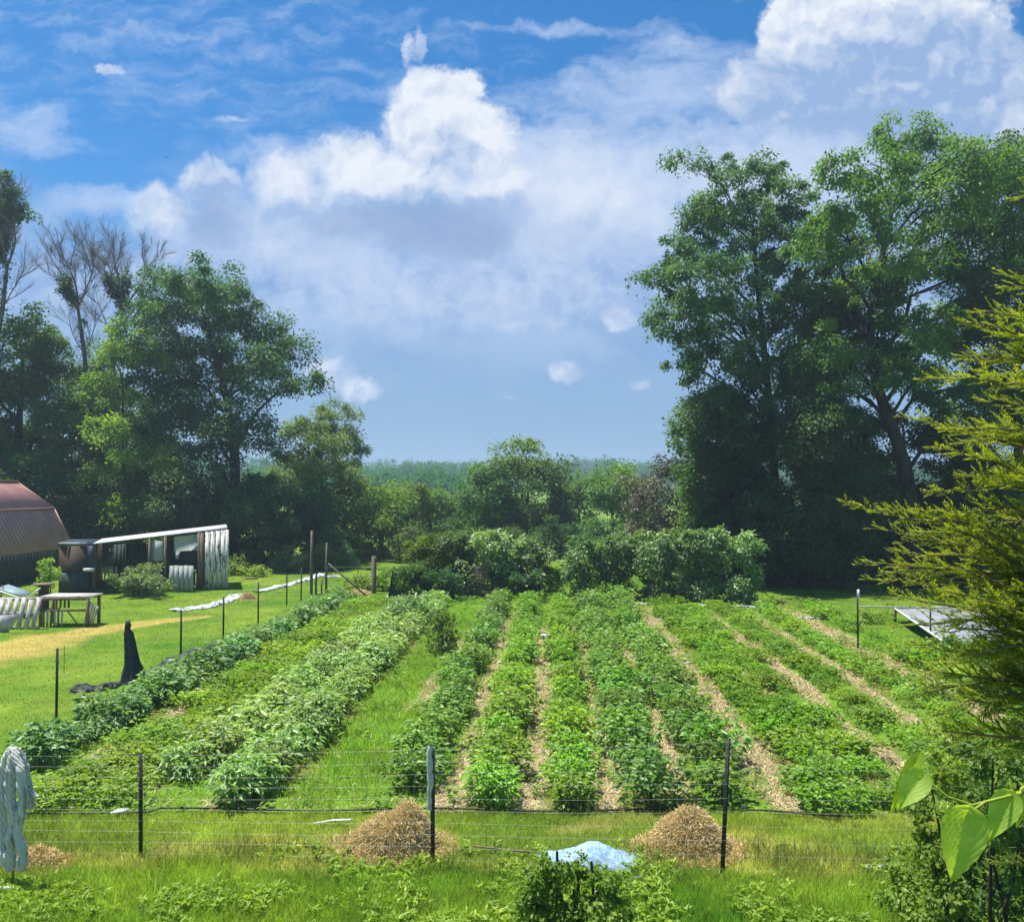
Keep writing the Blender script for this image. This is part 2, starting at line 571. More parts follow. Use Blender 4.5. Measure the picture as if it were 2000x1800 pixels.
def straw_amount(x, y):
    u = x - KR * y
    a = np.zeros_like(x)
    for i, (c, w, y0, y1) in enumerate(STRAWU):
        q = np.abs(u - c + (vnoise(y, y * 0 + i, .5, 5) - .5) * .22) / w + (fbm(x, y, .9, 40 + i) - .5) * 1.9
        a = np.maximum(a, (1 - sst(q, .7, 1.35)) * sst(y, y0 - .4, y0 + .4) * (1 - sst(y, y1 - 3, y1 + 2)))
    return a * bed_mask(x, y)


def gcol(x, y):
    """colour of what grows or lies on the ground"""
    x, y = np.asarray(x, float), np.asarray(y, float)
    n = fbm(x, y, 0.5, 11)[..., None]
    n2 = fbm(x, y, 2.3, 12)[..., None]
    n = np.clip((n - .5) * 1.7 + .5, 0, 1)
    base = np.array([.10, .235, .018]) * (1 - n) + np.array([.24, .345, .04]) * n
    base = base * (0.75 + 0.5 * n2)
    dr, tr = dry_amount(x, y)
    # rough grass between garden and window: paler, yellower by the fence, lush in the very front
    band = sst(y, 12.0 + (n[..., 0] - .5) * 1.5, 12.8 + (n[..., 0] - .5) * 1.5) * (1 - sst(y, 13.4, 14.0)) * (bed_mask(x, y) < .5)
    base = base * (1 - .25 * band[..., None]) + np.array([.36, .34, .07]) * .25 * band[..., None]
    straw = np.array([.54, .44, .18]) * (0.75 + .5 * n2)
    c = base * (1 - dr[..., None] * .5) + straw * dr[..., None] * .5
    tcol = np.array([.52, .42, .13]) * (0.8 + .4 * n2)
    c = c * (1 - tr[..., None] * .88) + tcol * tr[..., None] * .88
    b = bed_mask(x, y)[..., None]
    soil = np.array([.22, .21, .06]) * (.6 + .8 * n2)
    grs = np.array([.17, .32, .03]) * (.7 + .6 * n2)
    u = (x - KR * y)[..., None]
    gs = sst(n, .40, .58)
    inb = soil * (1 - gs) + grs * gs
    strip = sst(u, -4.4, -4.1) * (1 - sst(u, -2.9, -2.6))
    inb = inb * (1 - strip) + grs * strip
    sa = straw_amount(x, y)[..., None]
    sc = (np.array([.48, .38, .20]) * (.7 + .6 * n2))
    inb = inb * (1 - sa) + sc * sa
    return c * (1 - b) + inb * b


def make_ground():
    xs = np.concatenate([-np.geomspace(740, 34, 26), np.arange(-32, 30.1, .18), np.geomspace(34, 740, 26)])
    ys = np.concatenate([[-70, -40, -10, 2], np.arange(7, 16, .14), np.arange(16, 60, .22), np.geomspace(60.5, 940, 60)])
    X, Y = np.meshgrid(xs, ys)
    V = np.stack([X, Y, terrain(X, Y)], -1).reshape(-1, 3)
    nx, ny = len(xs), len(ys)
    i = np.arange(ny - 1)[:, None] * nx + np.arange(nx - 1)[None]
    q = np.stack([i, i + 1, i + nx + 1, i + nx], -1).reshape(-1, 4)
    m, b, t = new_mat('ground')
    at = b.new('ShaderNodeAttribute', attribute_name='col').outputs['Color']
    tc = b.new('ShaderNodeNewGeometry').outputs['Position']
    n = b.noise(tc, 9, 5, .65, dim='3D')
    n2 = b.noise(tc, 55, 3, .7, dim='3D')
    c = b.mix(b.step(n, .3, .7, 0, .6), at, b.mix(1.0, at, (.55, .6, .5), 'MULTIPLY'))
    c = b.mix(1.0, c, (.72, .70, .72), 'MULTIPLY')
    c = b.mix(b.step(n2, .45, .75, 0, .6), c, b.mix(1.0, at, (1.35, 1.3, 1.3), 'MULTIPLY'))
    p = b.new('ShaderNodeBsdfPrincipled')
    b.put(p.inputs['Base Color'], c)
    p.inputs['Roughness'].default_value = .95
    p.inputs['Specular IOR Level'].default_value = .1
    bp = b.new('ShaderNodeBump')
    bp.inputs['Strength'].default_value = .9
    bp.inputs['Distance'].default_value = .05
    b.put(bp.inputs['Height'], b.m('ADD', n, b.m('MULTIPLY', n2, .4)))
    t.links.new(bp.outputs[0], p.inputs['Normal'])
    o = b.new('ShaderNodeOutputMaterial')
    t.links.new(p.outputs[0], o.inputs[0])
    C = gcol(V[:, 0], V[:, 1])
    g = mesh_obj('ground', V, q, m, smooth=True, col=C)
    tag(g, kind='structure')
    return g


make_ground()


def blades(name, n, region, h, w, label, keep=None, colf=None, vary=.35, lean=1.0, seed=1, cm=1.0, hmod=None, mat='grass', dens=None):
    """region (x0,x1,y0,y1); keep(x,y)->probability"""
    r = np.random.default_rng(seed)
    x0, x1, y0, y1 = region
    y = y0 + (y1 - y0) * r.random(n)
    x = x0 + (x1 - x0) * r.random(n)
    # only what the window could see, with a margin for a step aside
    ok = (np.abs(x) < y * .62 + 2.5)
    if keep is not None:
        ok &= r.random(n) < keep(x, y)
    x, y = x[ok], y[ok]
    n = len(x)
    hh = (h[0] + (h[1] - h[0]) * r.random(n) ** 1.5)
    if hmod is not None:
        hh = hh * hmod(x, y)
    z = terrain(x, y)
    a = r.random(n) * 2 * math.pi
    ww = w * (.6 + .8 * r.random(n))
    b = np.stack([x, y, z - .01], 1)
    s = np.stack([np.cos(a), np.sin(a), a * 0], 1) * ww[:, None] / 2
    la = r.random(n) * 2 * math.pi
    ld = np.stack([np.cos(la), np.sin(la), la * 0], 1) * (hh * lean * r.random(n))[:, None]
    tip = b + ld + np.stack([a * 0, a * 0, hh], 1)
    V = np.stack([b - s, b + s, tip], 1).reshape(-1, 3)
    T = np.arange(3 * n).reshape(-1, 3)
    C = (colf or gcol)(x, y) * 1.3 * cm
    C = C * (1 - vary + 2 * vary * r.random(n))[:, None]
    C = C * (.55 + .85 * fbm(x, y, 4.5, 200))[:, None]
    k = r.random(n)
    C[k > .95] = np.array([.30, .26, .10]) * (.7 + .5 * r.random((int((k > .95).sum()), 1)))
    C = np.repeat(np.clip(C, 0, 1), 3, 0)
    o = mesh_obj(name, V, T, M[mat], col=C)
    tag(o, label, 'grass', kind='stuff')
    return o


notbed = lambda x, y: 1 - bed_mask(x, y)
blades('rough_grass', 230000, (-9, 9.5, 8.6, 13.9), (.03, .09), .010, 'short rough grass between the window and the garden edge', notbed, seed=2,
       hmod=lambda x, y: (.8 + 1.2 * fbm(x, y, 1.1, 50)) * (1 + .9 * (1 - sst(y, 11.0, 12.4))))
blades('lawn_grass', 480000, (-27, 24, 13.5, 56), (.02, .07), .028, 'mown lawn grass beside and behind the garden rows', lambda x, y: (1 - bed_mask(x, y)) * (y < 56), seed=3, vary=.3)
blades('tall_grass', 60000, (-6, 1, 13.9, 34), (.10, .30), .016, 'tall weedy grass strip between two garden rows',
       lambda x, y: (sst(x - KR * y, -4.35, -4.0) * (1 - sst(x - KR * y, -3.0, -2.75))) * (.35 + .65 * (fbm(x, y, 1.2, 77) > .42)), colf=lambda x, y: np.array([.15, .30, .035]) * (.5 + 1.0 * fbm(x, y, .9, 78)[:, None]) + np.array([.10, .04, .02]) * fbm(x, y, 1.7, 80)[:, None], seed=4)
blades('path_weeds', 170000, (-10, 14, 13.9, 39.5), (.04, .16), .02, 'low weeds sprouting in the paths between the rows',
       lambda x, y: bed_mask(x, y) * np.clip(1.25 - 1.2 * straw_amount(x, y), .03, 1) * sst(fbm(x, y, 1.0, 79), .30, .5), colf=lambda x, y: np.array([.19, .34, .035]) * (.7 + .7 * fbm(x, y, .9, 78)[:, None]), seed=5)
def fence_weeds():
    # taller dark weeds along the foot of the front fence and clumps of broad weeds in the near grass
    blades('tall_grass', 60000, (-9, 9, 10.6, 12.9), (.08, .30), .013, 'taller uncut grass along the foot of the wire fence',
           lambda x, y: np.exp(-((y - (12.0 - .045 * x)) / .38) ** 2) * (.12 + .88 * sst(fbm(x, y, .7, 90), .42, .6)), colf=lambda x, y: np.array([.13, .17, .04]) * (.6 + .9 * fbm(x, y, 1.5, 91)[:, None]), seed=6)
fence_weeds()


def broad_weeds():
    r = np.random.default_rng(12)
    n = 12000
    x = r.uniform(-7.5, 7.5, n)
    y = r.uniform(9.2, 12.5, n)
    k = r.random(n) < sst(fbm(x, y, 1.3, 60), .40, .62) * (1 - .75 * sst(y, 11.3, 12.3))
    x, y = x[k], y[k]
    n = len(x)
    m = 9
    X, Y = np.repeat(x, m), np.repeat(y, m)
    sz = np.repeat(.45 + 1.1 * r.random(n) ** 1.4, m)
    a = r.random(n * m) * 2 * math.pi
    C = np.stack([X, Y, terrain(X, Y) + .02 + .06 * r.random(n * m) * sz], 1)
    A = np.stack([np.cos(a), np.sin(a), .25 + .9 * r.random(n * m)], 1)
    N = np.tile([0, 0, 1.], (n * m, 1)) + r.normal(0, .25, (n * m, 3))
    V, T = leaves(C, A, N, .062 * sz * (.7 + .6 * r.random(n * m)), .027 * sz, .15, .25)
    o = mesh_obj('weeds', V, T, M['weed'], tint=np.repeat(np.clip(np.repeat(r.random(n), m) * .7 + r.normal(.2, .15, n * m), 0, 1), 2))
    tag(o, 'broad bright green weeds crowding the nearest grass', 'weeds', kind='stuff')


broad_weeds()


def bed_weeds():
    r = np.random.default_rng(18)
    n = 6500
    y = BED_F + (BED_B - BED_F) * r.random(n)
    u = r.uniform(BED_L, BED_R, n)
    x = RU(u, y)
    k = r.random(n) < sst(fbm(x, y, .8, 65), .36, .6)
    x, y = x[k], y[k]
    n = len(x)
    m = 10
    X, Y = np.repeat(x, m), np.repeat(y, m)
    sz = np.repeat(.5 + 1.3 * r.random(n) ** 2, m)
    a = r.random(n * m) * 2 * math.pi
    C = np.stack([X + r.normal(0, .05, n * m), Y + r.normal(0, .05, n * m), terrain(X, Y) + .02 + .16 * r.random(n * m) * sz], 1)
    A = np.stack([np.cos(a), np.sin(a), .1 + .7 * r.random(n * m)], 1)
    N = np.tile([0, 0, 1.], (n * m, 1)) + r.normal(0, .3, (n * m, 3))
    V, T = leaves(C, A, N, .10 * sz * (.7 + .6 * r.random(n * m)), .035 * sz, .15, .25)
    o = mesh_obj('weeds', V, T, M['bushgreen'], tint=np.repeat(np.clip(np.repeat(r.random(n), m) * .8 + r.normal(.1, .1, n * m), 0, 1), 2))
    tag(o, 'scattered leafy weeds growing between the garden rows', 'weeds', kind='stuff')


bed_weeds()


def straw_litter():
    r = np.random.default_rng(15)
    n = 420000
    y = BED_F + (BED_B - BED_F) * r.random(n) ** 1.35
    u = r.uniform(BED_L, BED_R, n)
    x = RU(u, y)
    k = r.random(n) < straw_amount(x, y) * .9 + .015
    x, y = x[k], y[k]
    n = len(x)
    a = r.random(n) * math.pi
    L = (.05 + .12 * r.random(n)) * (1 + y / 60)
    w = .004 + .006 * r.random(n) + y * .0002
    d = np.stack([np.cos(a), np.sin(a), r.normal(0, .25, n)], 1) * L[:, None] / 2
    s = np.stack([-np.sin(a), np.cos(a), a * 0], 1) * w[:, None] / 2
    c = np.stack([x, y, terrain(x, y) + .012 + .03 * r.random(n)], 1)
    V = np.stack([c - d - s, c - d + s, c + d + s, c + d - s], 1).reshape(-1, 3)
    q = np.arange(4 * n).reshape(-1, 4)
    base = np.array([.60, .49, .27])
    C = base * (.45 + .75 * r.random(n))[:, None] * np.where(r.random(n) < .25, .7, 1)[:, None]
    C = np.repeat(np.clip(C, 0, .85), 4, 0)
    o = mesh_obj('straw_mulch', V, q, M['straw'], col=C)
    tag(o, 'loose straw mulch spread along the paths between rows', 'straw', kind='stuff')


straw_litter()


# ---------------------------------------------------------------- garden plants
def plant_mesh(name, mat, seed, R=.42, H=.62, n=420, L=.10, W=.045, droop=.35, base=.12, spiky=0.):
    r = np.random.default_rng(seed)
    # several shoots, leaves around each shoot head
    ns = max(5, int(n / 26))
    sa = r.random(ns) * 2 * math.pi
    sr = R * np.sqrt(r.random(ns)) * .85
    sh = H * (1 - .45 * (sr / R) ** 2) * (.72 + .33 * r.random(ns))
    heads = np.stack([sr * np.cos(sa), sr * np.sin(sa), sh], 1)
    mb = MB()
    for h in heads:
        mb.tube([[0, 0, -.02], [h[0] * .45, h[1] * .45, h[2] * .5], h], [.009, .007, .003], 3)
    m = n // ns
    C, A, N, Ls = [], [], [], []
    for h in heads:
        t = r.random(m)
        z = h[2] * (1 - .75 * t ** 1.3)
        cx = h[0] * (.45 + .55 * (z / h[2]))
        cy = h[1] * (.45 + .55 * (z / h[2]))
        a = r.random(m) * 2 * math.pi
        rr = (.02 + .10 * np.sqrt(t)) * R / .42
        c = np.stack([cx + rr * np.cos(a), cy + rr * np.sin(a), z], 1)
        out = np.stack([np.cos(a), np.sin(a), spiky + .55 * (1 - t) - droop * (.4 + r.random(m))], 1)
        nn = np.stack([np.cos(a) * .35, np.sin(a) * .35, np.ones(m)], 1) + r.normal(0, .4, (m, 3))
        C.append(c); A.append(out); N.append(nn); Ls.append(.55 + .6 * r.random(m))
    C, A, N, Ls = map(np.concatenate, (C, A, N, Ls))
    C[:, 2] = np.maximum(C[:, 2], base * r.random(len(C)))
    V, T = leaves(C, A, N, L * Ls, W * Ls, .2, .18)
    nv = mb.n
    ntf = sum(len(q) for q in mb.q)
    VV = np.concatenate(mb.v + [V])
    tint = np.concatenate([np.full(ntf, .3), np.repeat(np.clip(r.normal(.45, .24, len(C)), 0, 1), 2)])
    o = mesh_obj(name, VV, [np.concatenate(mb.q), T + nv], M[mat], tint=tint)
    me = o.data
    bpy.data.objects.remove(o)
    return me


KINDS = {
    'blue': ('pepper_plant', 'bluegreen', dict(R=.62, H=.70, n=580, L=.15, W=.07)),
    'yellow': ('potato_plant', 'yellowvine', dict(R=.72, H=.42, n=640, L=.115, W=.062, droop=.2)),
    'pale': ('eggplant', 'eggplant', dict(R=.58, H=.70, n=560, L=.165, W=.062, droop=.5)),
    'pepper': ('pepper_plant', 'pepper', dict(R=.56, H=.76, n=500, L=.155, W=.068)),
    'light': ('pepper_plant', 'pepper2', dict(R=.55, H=.72, n=520, L=.14, W=.068)),
    'bean': ('bean_plant', 'bean', dict(R=.66, H=.46, n=660, L=.11, W=.07, droop=.2)),
    'beanlight': ('bean_plant', 'pepper2', dict(R=.60, H=.42, n=480, L=.12, W=.065, droop=.2)),
}
PM = {}
for k, (nm, mt, kw) in KINDS.items():
    PM[k] = [plant_mesh(nm, mt, 100 + 7 * i + len(k) * 31, **kw) for i in range(4)]
# row: kind, u, depth of front and back end, spacing, size, what sets it apart, chance of a gap
ROWS = [
    ('blue', -9.15, 16.0, 38.5, .62, 1.0, 'glossy blue-green pepper plant in the outermost row beside the mown lawn', .02),
    ('yellow', -8.0, 13.9, 38.5, .74, .95, 'low yellow-green potato plant next to the outermost blue-green row', .06),
    ('yellow', -7.1, 14.0, 38.0, .74, .95, 'low yellow-green potato plant next to the pale grey-green rows', .06),
    ('pale', -6.05, 15.2, 37.5, .62, 1.0, 'pale grey-green eggplant, row bordering the low yellow-green potatoes', .03),
    ('pale', -4.95, 13.9, 37.8, .62, 1.0, 'pale grey-green eggplant, row bordering the tall grass strip', .03),
    ('pepper', -2.3, 14.6, 38.5, .66, .95, 'dark green pepper plant, first row past the tall grass strip', .10),
    ('light', -.95, 13.9, 38.8, .62, .95, 'light yellow-green pepper plant, second row past the tall grass strip', .03),
    ('light', .30, 13.9, 38.8, .62, .88, 'light green pepper plant, third row past the tall grass strip', .03),
    ('pepper', 1.45, 14.0, 38.8, .62, 1.0, 'deep green pepper plant, fourth row past the tall grass strip', .03),
    ('pepper', 2.72, 14.0, 38.8, .62, 1.0, 'deep green pepper plant, fifth row past the tall grass strip', .03),
    ('bean', 4.50, 13.9, 38.8, .66, .92, 'low dense bean plant, first row past the widest straw path', .02),
    ('bean', 5.40, 13.9, 38.8, .68, .84, 'low dense bean plant, second row past the widest straw path', .16),
    ('bean', 6.90, 14.6, 38.5, .68, .80, 'low bean plant, third row past the widest straw path', .06),
    ('beanlight', 8.45, 16.0, 38.0, .74, .84, 'low pale green bean plant, fourth row past the widest straw path', .10),
    ('beanlight', 10.5, 18.0, 38.0, .78, 1.0, 'low pale green bean plant in the outermost row near the cedar', .15),
]
rr = random.Random(5)
for kind, u, y0, y1, sp, size, lab, gap in ROWS:
    nm, mt, kw = KINDS[kind]
    y = y0 + .25
    first = True
    while y < y1:
        if first or rr.random() > gap:
            o = bpy.data.objects.new(nm, rr.choice(PM[kind]))
            COL.objects.link(o)
            jx = rr.gauss(0, .10)
            x = RU(u + jx, y)
            o.location = (x, y + rr.gauss(0, .04), float(terrain(x, y)))
            s = size * (rr.uniform(.62, .8) if rr.random() < .16 else rr.uniform(.84, 1.18))
            o.scale = (s, s, s * rr.uniform(.88, 1.12))
            o.rotation_euler = (rr.gauss(0, .05), rr.gauss(0, .05), rr.uniform(0, 6.28))
            if first:
                tag(o, 'nearest one: ' + lab, 'plant')
            else:
                tag(o, lab, 'plant', 'row of ' + lab)
            first = False
        y += sp * rr.uniform(.9, 1.22)


# ---------------------------------------------------------------- trees
def crown_leaves(blobs, leaf, lai, seed, clump=.55, droop=.35, shell=.42, flat=.75, aspect=.62):
    """blobs: (x,y,z,rx,ry,rz). returns V,T,tint,clump centres"""
    r = np.random.default_rng(seed)
    Cs, As, Ns, Ls, Ts, K = [], [], [], [], [], []
    for (x, y, z, rx, ry, rz) in blobs:
        area = math.pi * rx * rz
        nc = max(5, int(.62 * area * (1 + ry / max(rx, .1)) / (clump ** 2 * 2.2)))
        d = unit(r.normal(0, 1, (nc, 3)))
        rad = shell + (1.08 - shell) * r.random(nc) ** .8
        out = r.random(nc) < .07
        rad[out] *= 1.22
        cc = np.array([x, y, z]) + d * rad[:, None] * np.array([rx, ry, rz])
        K.append(cc)
        nl = int(lai * area * (1 + .45 * ry / max(rx, .1)) / (.5 * leaf * leaf * aspect))
        m = max(6, nl // nc)
        ct = np.clip(r.random(nc) * .75 + r.uniform(0, .4), 0, 1)
        csz = clump * (.55 + .8 * r.random(nc))
        off = np.clip(r.normal(0, 1, (nc, m, 3)), -1.9, 1.9) * np.array([1, 1, flat]) * csz[:, None, None] * .62
        # twigs droop away from the crown centre
        off[..., 2] -= (off[..., 0] ** 2 + off[..., 1] ** 2) * .25
        C = (cc[:, None] + off).reshape(-1, 3)
        n = len(C)
        o = unit(off + d[:, None] * .5).reshape(-1, 3)
        A = o * np.array([1, 1, .4]) + r.normal(0, .45, (n, 3)) + np.array([0, 0, -droop])
        N = np.array([0, 0, 1.]) + r.normal(0, .55, (n, 3)) + np.repeat(d, m, 0) * .3
        Cs.append(C); As.append(A); Ns.append(N)
        Ls.append(leaf * (.6 + .8 * r.random(n)))
        Ts.append(np.clip(np.repeat(ct, m) * .65 + .35 * r.random(n), 0, 1))
    C, A, N, L, T = map(np.concatenate, (Cs, As, Ns, Ls, Ts))
    V, F3 = leaves(C, A, N, L, L * aspect, .12, .1)
    return V, F3, np.repeat(T, 2), np.concatenate(K)


def limb_curve(a, b, r, sag=.12, n=6):
    a, b = np.asarray(a, float), np.asarray(b, float)
    t = np.linspace(0, 1, n)[:, None]
    L = np.linalg.norm(b - a)
    p = a + (b - a) * t
    p[:, 2] += (np.sin(t[:, 0] * math.pi) * L * sag)
    p[1:-1] += r.normal(0, L * .025, (n - 2, 3))
    return p


def tree(name, trunk, blobs, mat, label, leaf=.16, lai=2.6, seed=1, r0=.35, clump=.6, twigs=5, barkm='bark', fork=None, group=None, cat='tree', limbs=True, **kw):
    base = np.array(trunk[0], float)
    base[2] = float(terrain(base[0], base[1])) - .05
    trunk = [base] + [np.array(p, float) for p in trunk[1:]]
    t = thing(name, base, label, cat, group)
    r = np.random.default_rng(seed + 500)
    blobs = [(x, y, z, a * 1.12, b_ * 1.1, c * 1.12) for x, y, z, a, b_, c in blobs]
    V, T, tint, K = crown_leaves(blobs, leaf * 1.12, lai * 1.75, seed, clump * 1.02, **kw)
    mesh_obj('crown', V, T, M[mat], parent=t, loc=base, tint=tint)
    mb = MB()
    tp = np.array(trunk)
    if len(tp) == 2:
        tp = np.array([tp[0], tp[0] * .6 + tp[1] * .4 + np.append(r.normal(0, .12, 2), 0), tp[1]])
    # flare at the foot
    s = np.linspace(0, 1, 14)
    seg = np.linspace(0, 1, len(tp))
    pts = np.stack([np.interp(s, seg, tp[:, i]) for i in range(3)], 1)
    for _ in range(2):
        pts[1:-1] = (pts[:-2] + 2 * pts[1:-1] + pts[2:]) / 4
    rad = r0 * (1 - .72 * s)
    rad[0] *= 1.45
    rad[1] *= 1.1
    mb.tube(pts, rad, 9)
    if limbs:
        for i, bl in enumerate(blobs):
            c = np.array(bl[:3])
            # leave the trunk at the nearest point below the blob
            h = np.clip(c[2] - np.hypot(c[0] - pts[:, 0], c[1] - pts[:, 1]) * .7, pts[2][2], pts[-1][2])
            j = int(np.argmin(np.abs(pts[:, 2] - h)))
            rb = min(rad[j] * .55, .05 + .035 * max(bl[3:]))
            q = limb_curve(pts[j], c, r)
            mb.tube(q, np.linspace(rb, rb * .35, len(q)), 6)
            near = K[np.linalg.norm((K - c) / np.array(bl[3:]), axis=1) < 1.3]
            if len(near):
                for kk in r.choice(len(near), min(twigs, len(near)), replace=False):
                    e = near[kk]
                    jj = r.integers(2, len(q))
                    w = limb_curve(q[jj], e, r, .05, 4)
                    mb.tube(w, [rb * .3, rb * .22, rb * .14, .012], 4)
    mb.build('trunk', M[barkm], parent=t, loc=base)
    return t


def pb(lst, d, dj=0, seed=0, ry=1.0):
    """blobs from (px, py, r) or (px, py, rx, rz) seen at depth d"""
    r = random.Random(seed)
    out = []
    for b in lst:
        px, py, rx = b[0], b[1], b[2]
        rz = b[3] if len(b) > 3 else rx
        dd = d + r.uniform(-dj, dj)
        p = P(px, py, dd)
        out.append((p[0], dd, p[2], rx * dd / F, rx * ry * dd / F, rz * dd / F))
    return out


# ---- the wood on the west side, behind barn and shed
D = 58
tree('oak_tree', [G(452, 1062) * 0 + np.array([P(452, 1000, D)[0], D, 0]), P(462, 900, D), P(440, 760, D), P(400, 620, D)],
     pb([(378, 548, 62, 50), (425, 560, 40, 40), (318, 575, 62, 50), (300, 640, 60, 55), (455, 605, 52, 45), (510, 640, 48, 38), (390, 640, 78, 60), (560, 690, 50, 38), (500, 700, 62, 48), (585, 742, 46, 22), (420, 725, 70, 58), (340, 735, 74, 55),
         (520, 740, 48, 32), (440, 810, 66, 52), (370, 830, 66, 52), (495, 835, 42, 34), (405, 895, 58, 46), (330, 800, 60, 60)], D, 3.2, 1, .95),
     'oakdark', 'tallest spreading oak behind the shed, its long branch reaching over the pale small tree', leaf=.17, lai=1.55, seed=11, r0=.42, clump=.62, twigs=7)
D = 63
tree('tree', [(P(640, 1000, D)[0], D, 0), P(625, 900, D), P(625, 840, D)],
     pb([(620, 822, 52, 40), (668, 838, 40, 40), (575, 862, 46, 40), (620, 880, 62, 50), (680, 890, 34, 44), (640, 945, 58, 50), (570, 940, 50, 48), (690, 940, 24, 30)], D, 2.2, 2),
     'willow', 'pale green small rounded tree at the sunny end of the west wood', leaf=.15, lai=1.35, seed=12, r0=.2, clump=.5)
D = 60
tree('tree', [(P(40, 1000, D)[0], D, 0), P(35, 860, D), P(45, 700, D)],
     pb([(30, 650, 62, 46), (90, 680, 52, 40), (20, 730, 80, 62), (100, 745, 62, 52), (40, 830, 90, 60), (120, 820, 60, 55), (-60, 760, 90, 90), (60, 900, 80, 60), (-50, 880, 90, 80)], D, 3, 3),
     'oak', 'dense dark tree rising directly behind the red barn roof', leaf=.17, lai=1.9, seed=13, r0=.4)
D = 66
tree('tree', [(P(175, 1000, D)[0], D, 0), P(180, 870, D), P(190, 740, D)],
     pb([(170, 760, 62, 52), (235, 720, 56, 45), (215, 800, 74, 58), (150, 850, 70, 60), (245, 880, 70, 60), (170, 940, 80, 60), (290, 930, 66, 55)], D, 3, 4),
     'oak', 'leafy tree filling the gap behind the two bare dead trees', leaf=.18, lai=1.7, seed=14, r0=.35)
D = 56
tree('tree', [(P(245, 1060, D)[0], D, 0), P(240, 900, D), P(240, 760, D)],
     pb([(250, 655, 46, 34), (310, 690, 58, 26), (215, 690, 30, 30), (205, 765, 44, 34), (300, 860, 46, 42), (240, 930, 60, 50), (215, 860, 46, 42), (280, 990, 50, 42)], D, 2.0, 5),
     'bushgreen', 'slender yellow-green tree in front of the darker oaks behind the shed', leaf=.16, lai=1.3, seed=15, r0=.16, clump=.5)
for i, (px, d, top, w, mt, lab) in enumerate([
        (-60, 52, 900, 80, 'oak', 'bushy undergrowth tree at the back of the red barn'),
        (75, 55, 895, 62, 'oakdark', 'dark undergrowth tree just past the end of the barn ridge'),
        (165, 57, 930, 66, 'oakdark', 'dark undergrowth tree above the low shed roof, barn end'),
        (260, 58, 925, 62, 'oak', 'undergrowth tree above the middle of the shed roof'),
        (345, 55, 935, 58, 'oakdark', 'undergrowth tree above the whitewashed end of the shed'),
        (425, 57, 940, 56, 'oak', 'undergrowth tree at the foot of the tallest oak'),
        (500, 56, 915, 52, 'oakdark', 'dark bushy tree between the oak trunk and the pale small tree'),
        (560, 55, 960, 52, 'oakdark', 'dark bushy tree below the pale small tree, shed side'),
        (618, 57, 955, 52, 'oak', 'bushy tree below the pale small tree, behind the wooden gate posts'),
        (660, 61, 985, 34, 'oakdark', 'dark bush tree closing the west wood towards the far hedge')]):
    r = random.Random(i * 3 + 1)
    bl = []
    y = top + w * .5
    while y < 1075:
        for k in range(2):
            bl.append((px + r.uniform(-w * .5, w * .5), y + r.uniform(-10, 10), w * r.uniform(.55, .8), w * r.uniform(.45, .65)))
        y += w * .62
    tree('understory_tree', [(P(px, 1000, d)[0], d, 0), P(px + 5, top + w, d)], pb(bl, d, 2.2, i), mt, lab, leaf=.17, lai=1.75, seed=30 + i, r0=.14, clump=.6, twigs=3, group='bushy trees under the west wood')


def dead_tree(pxs, d, label, seed, r0=.22, top=420, vine=True, spread=.5):
    """bare tree: pxs = trunk as pixel points; branches fan upward"""
    r = np.random.default_rng(seed)
    pts = np.array([P(px, py, d) for px, py in pxs])
    pts[0][2] = 0
    base = pts[0].copy()
    t = thing('dead_tree', base, label, 'dead tree')
    mb = MB()
    mb.tube(pts, np.linspace(r0, r0 * .45, len(pts)), 8)
    vC = []
    ztop = P(0, top, d)[2]

    def grow(p, dr, L, rad, lev):
        n = 5
        q = [p]
        for i in range(n):
            dr = unit(dr + r.normal(0, .10, 3) + np.array([0, 0, .07]))
            q.append(q[-1] + dr * L / n)
        q = np.array(q)
        mb.tube(q, np.linspace(rad, rad * .55, n + 1), 5 if lev < 2 else 3)
        if lev <= 1:
            vC.append(q)
        if lev >= 4 or rad < .007:
            return
        for i in range(1, n + 1):
            for _ in range(2 if i >= n - 1 or lev > 1 else 1):
                if r.random() < .78:
                    sd = unit(r.normal(0, 1, 3))
                    nd = unit(dr + sd * (.55 + .3 * r.random()))
                    if nd[2] < .1:
                        nd[2] = .15
                    grow(q[i], unit(nd), L * r.uniform(.42, .66), rad * .46, lev + 1)
    dirs = [(-.5, 0, .85), (.45, .2, .9), (.05, -.2, 1.)]
    top3 = pts[-1]
    H = ztop - top3[2]
    for dv in dirs:
        grow(top3, unit(np.array(dv) + r.normal(0, .1, 3)), H * .52, r0 * .34, 0)
    for i in range(len(pts) // 2, len(pts) - 1):
        for s in (-1, 1):
            grow(pts[i], unit(np.array([s * .75, r.normal(0, .3), .75])), H * .45, r0 * .2, 1)
    mb.build('trunk', M['deadwood'], parent=t, loc=base)
    if vine:
        bl = []
        for q in [pts[len(pts) // 3:]] + vC[:3]:
            s = np.linspace(0, 1, len(q) * 3)
            for k in s[:int(len(s) * (.95 if q is not vC[0] and len(q) < 6 and q is not vC[1] else .75))]:
                p = np.array([np.interp(k, np.linspace(0, 1, len(q)), q[:, i]) for i in range(3)])
                bl.append((*p, .22 + .22 * r.random(), .26, .4))
        V, T, tint, K = crown_leaves(bl, .15, .95, seed, .26, shell=.1)
        mesh_obj('climbing_vine', V, T, M['vine'], parent=t, loc=base, tint=tint)
    return t


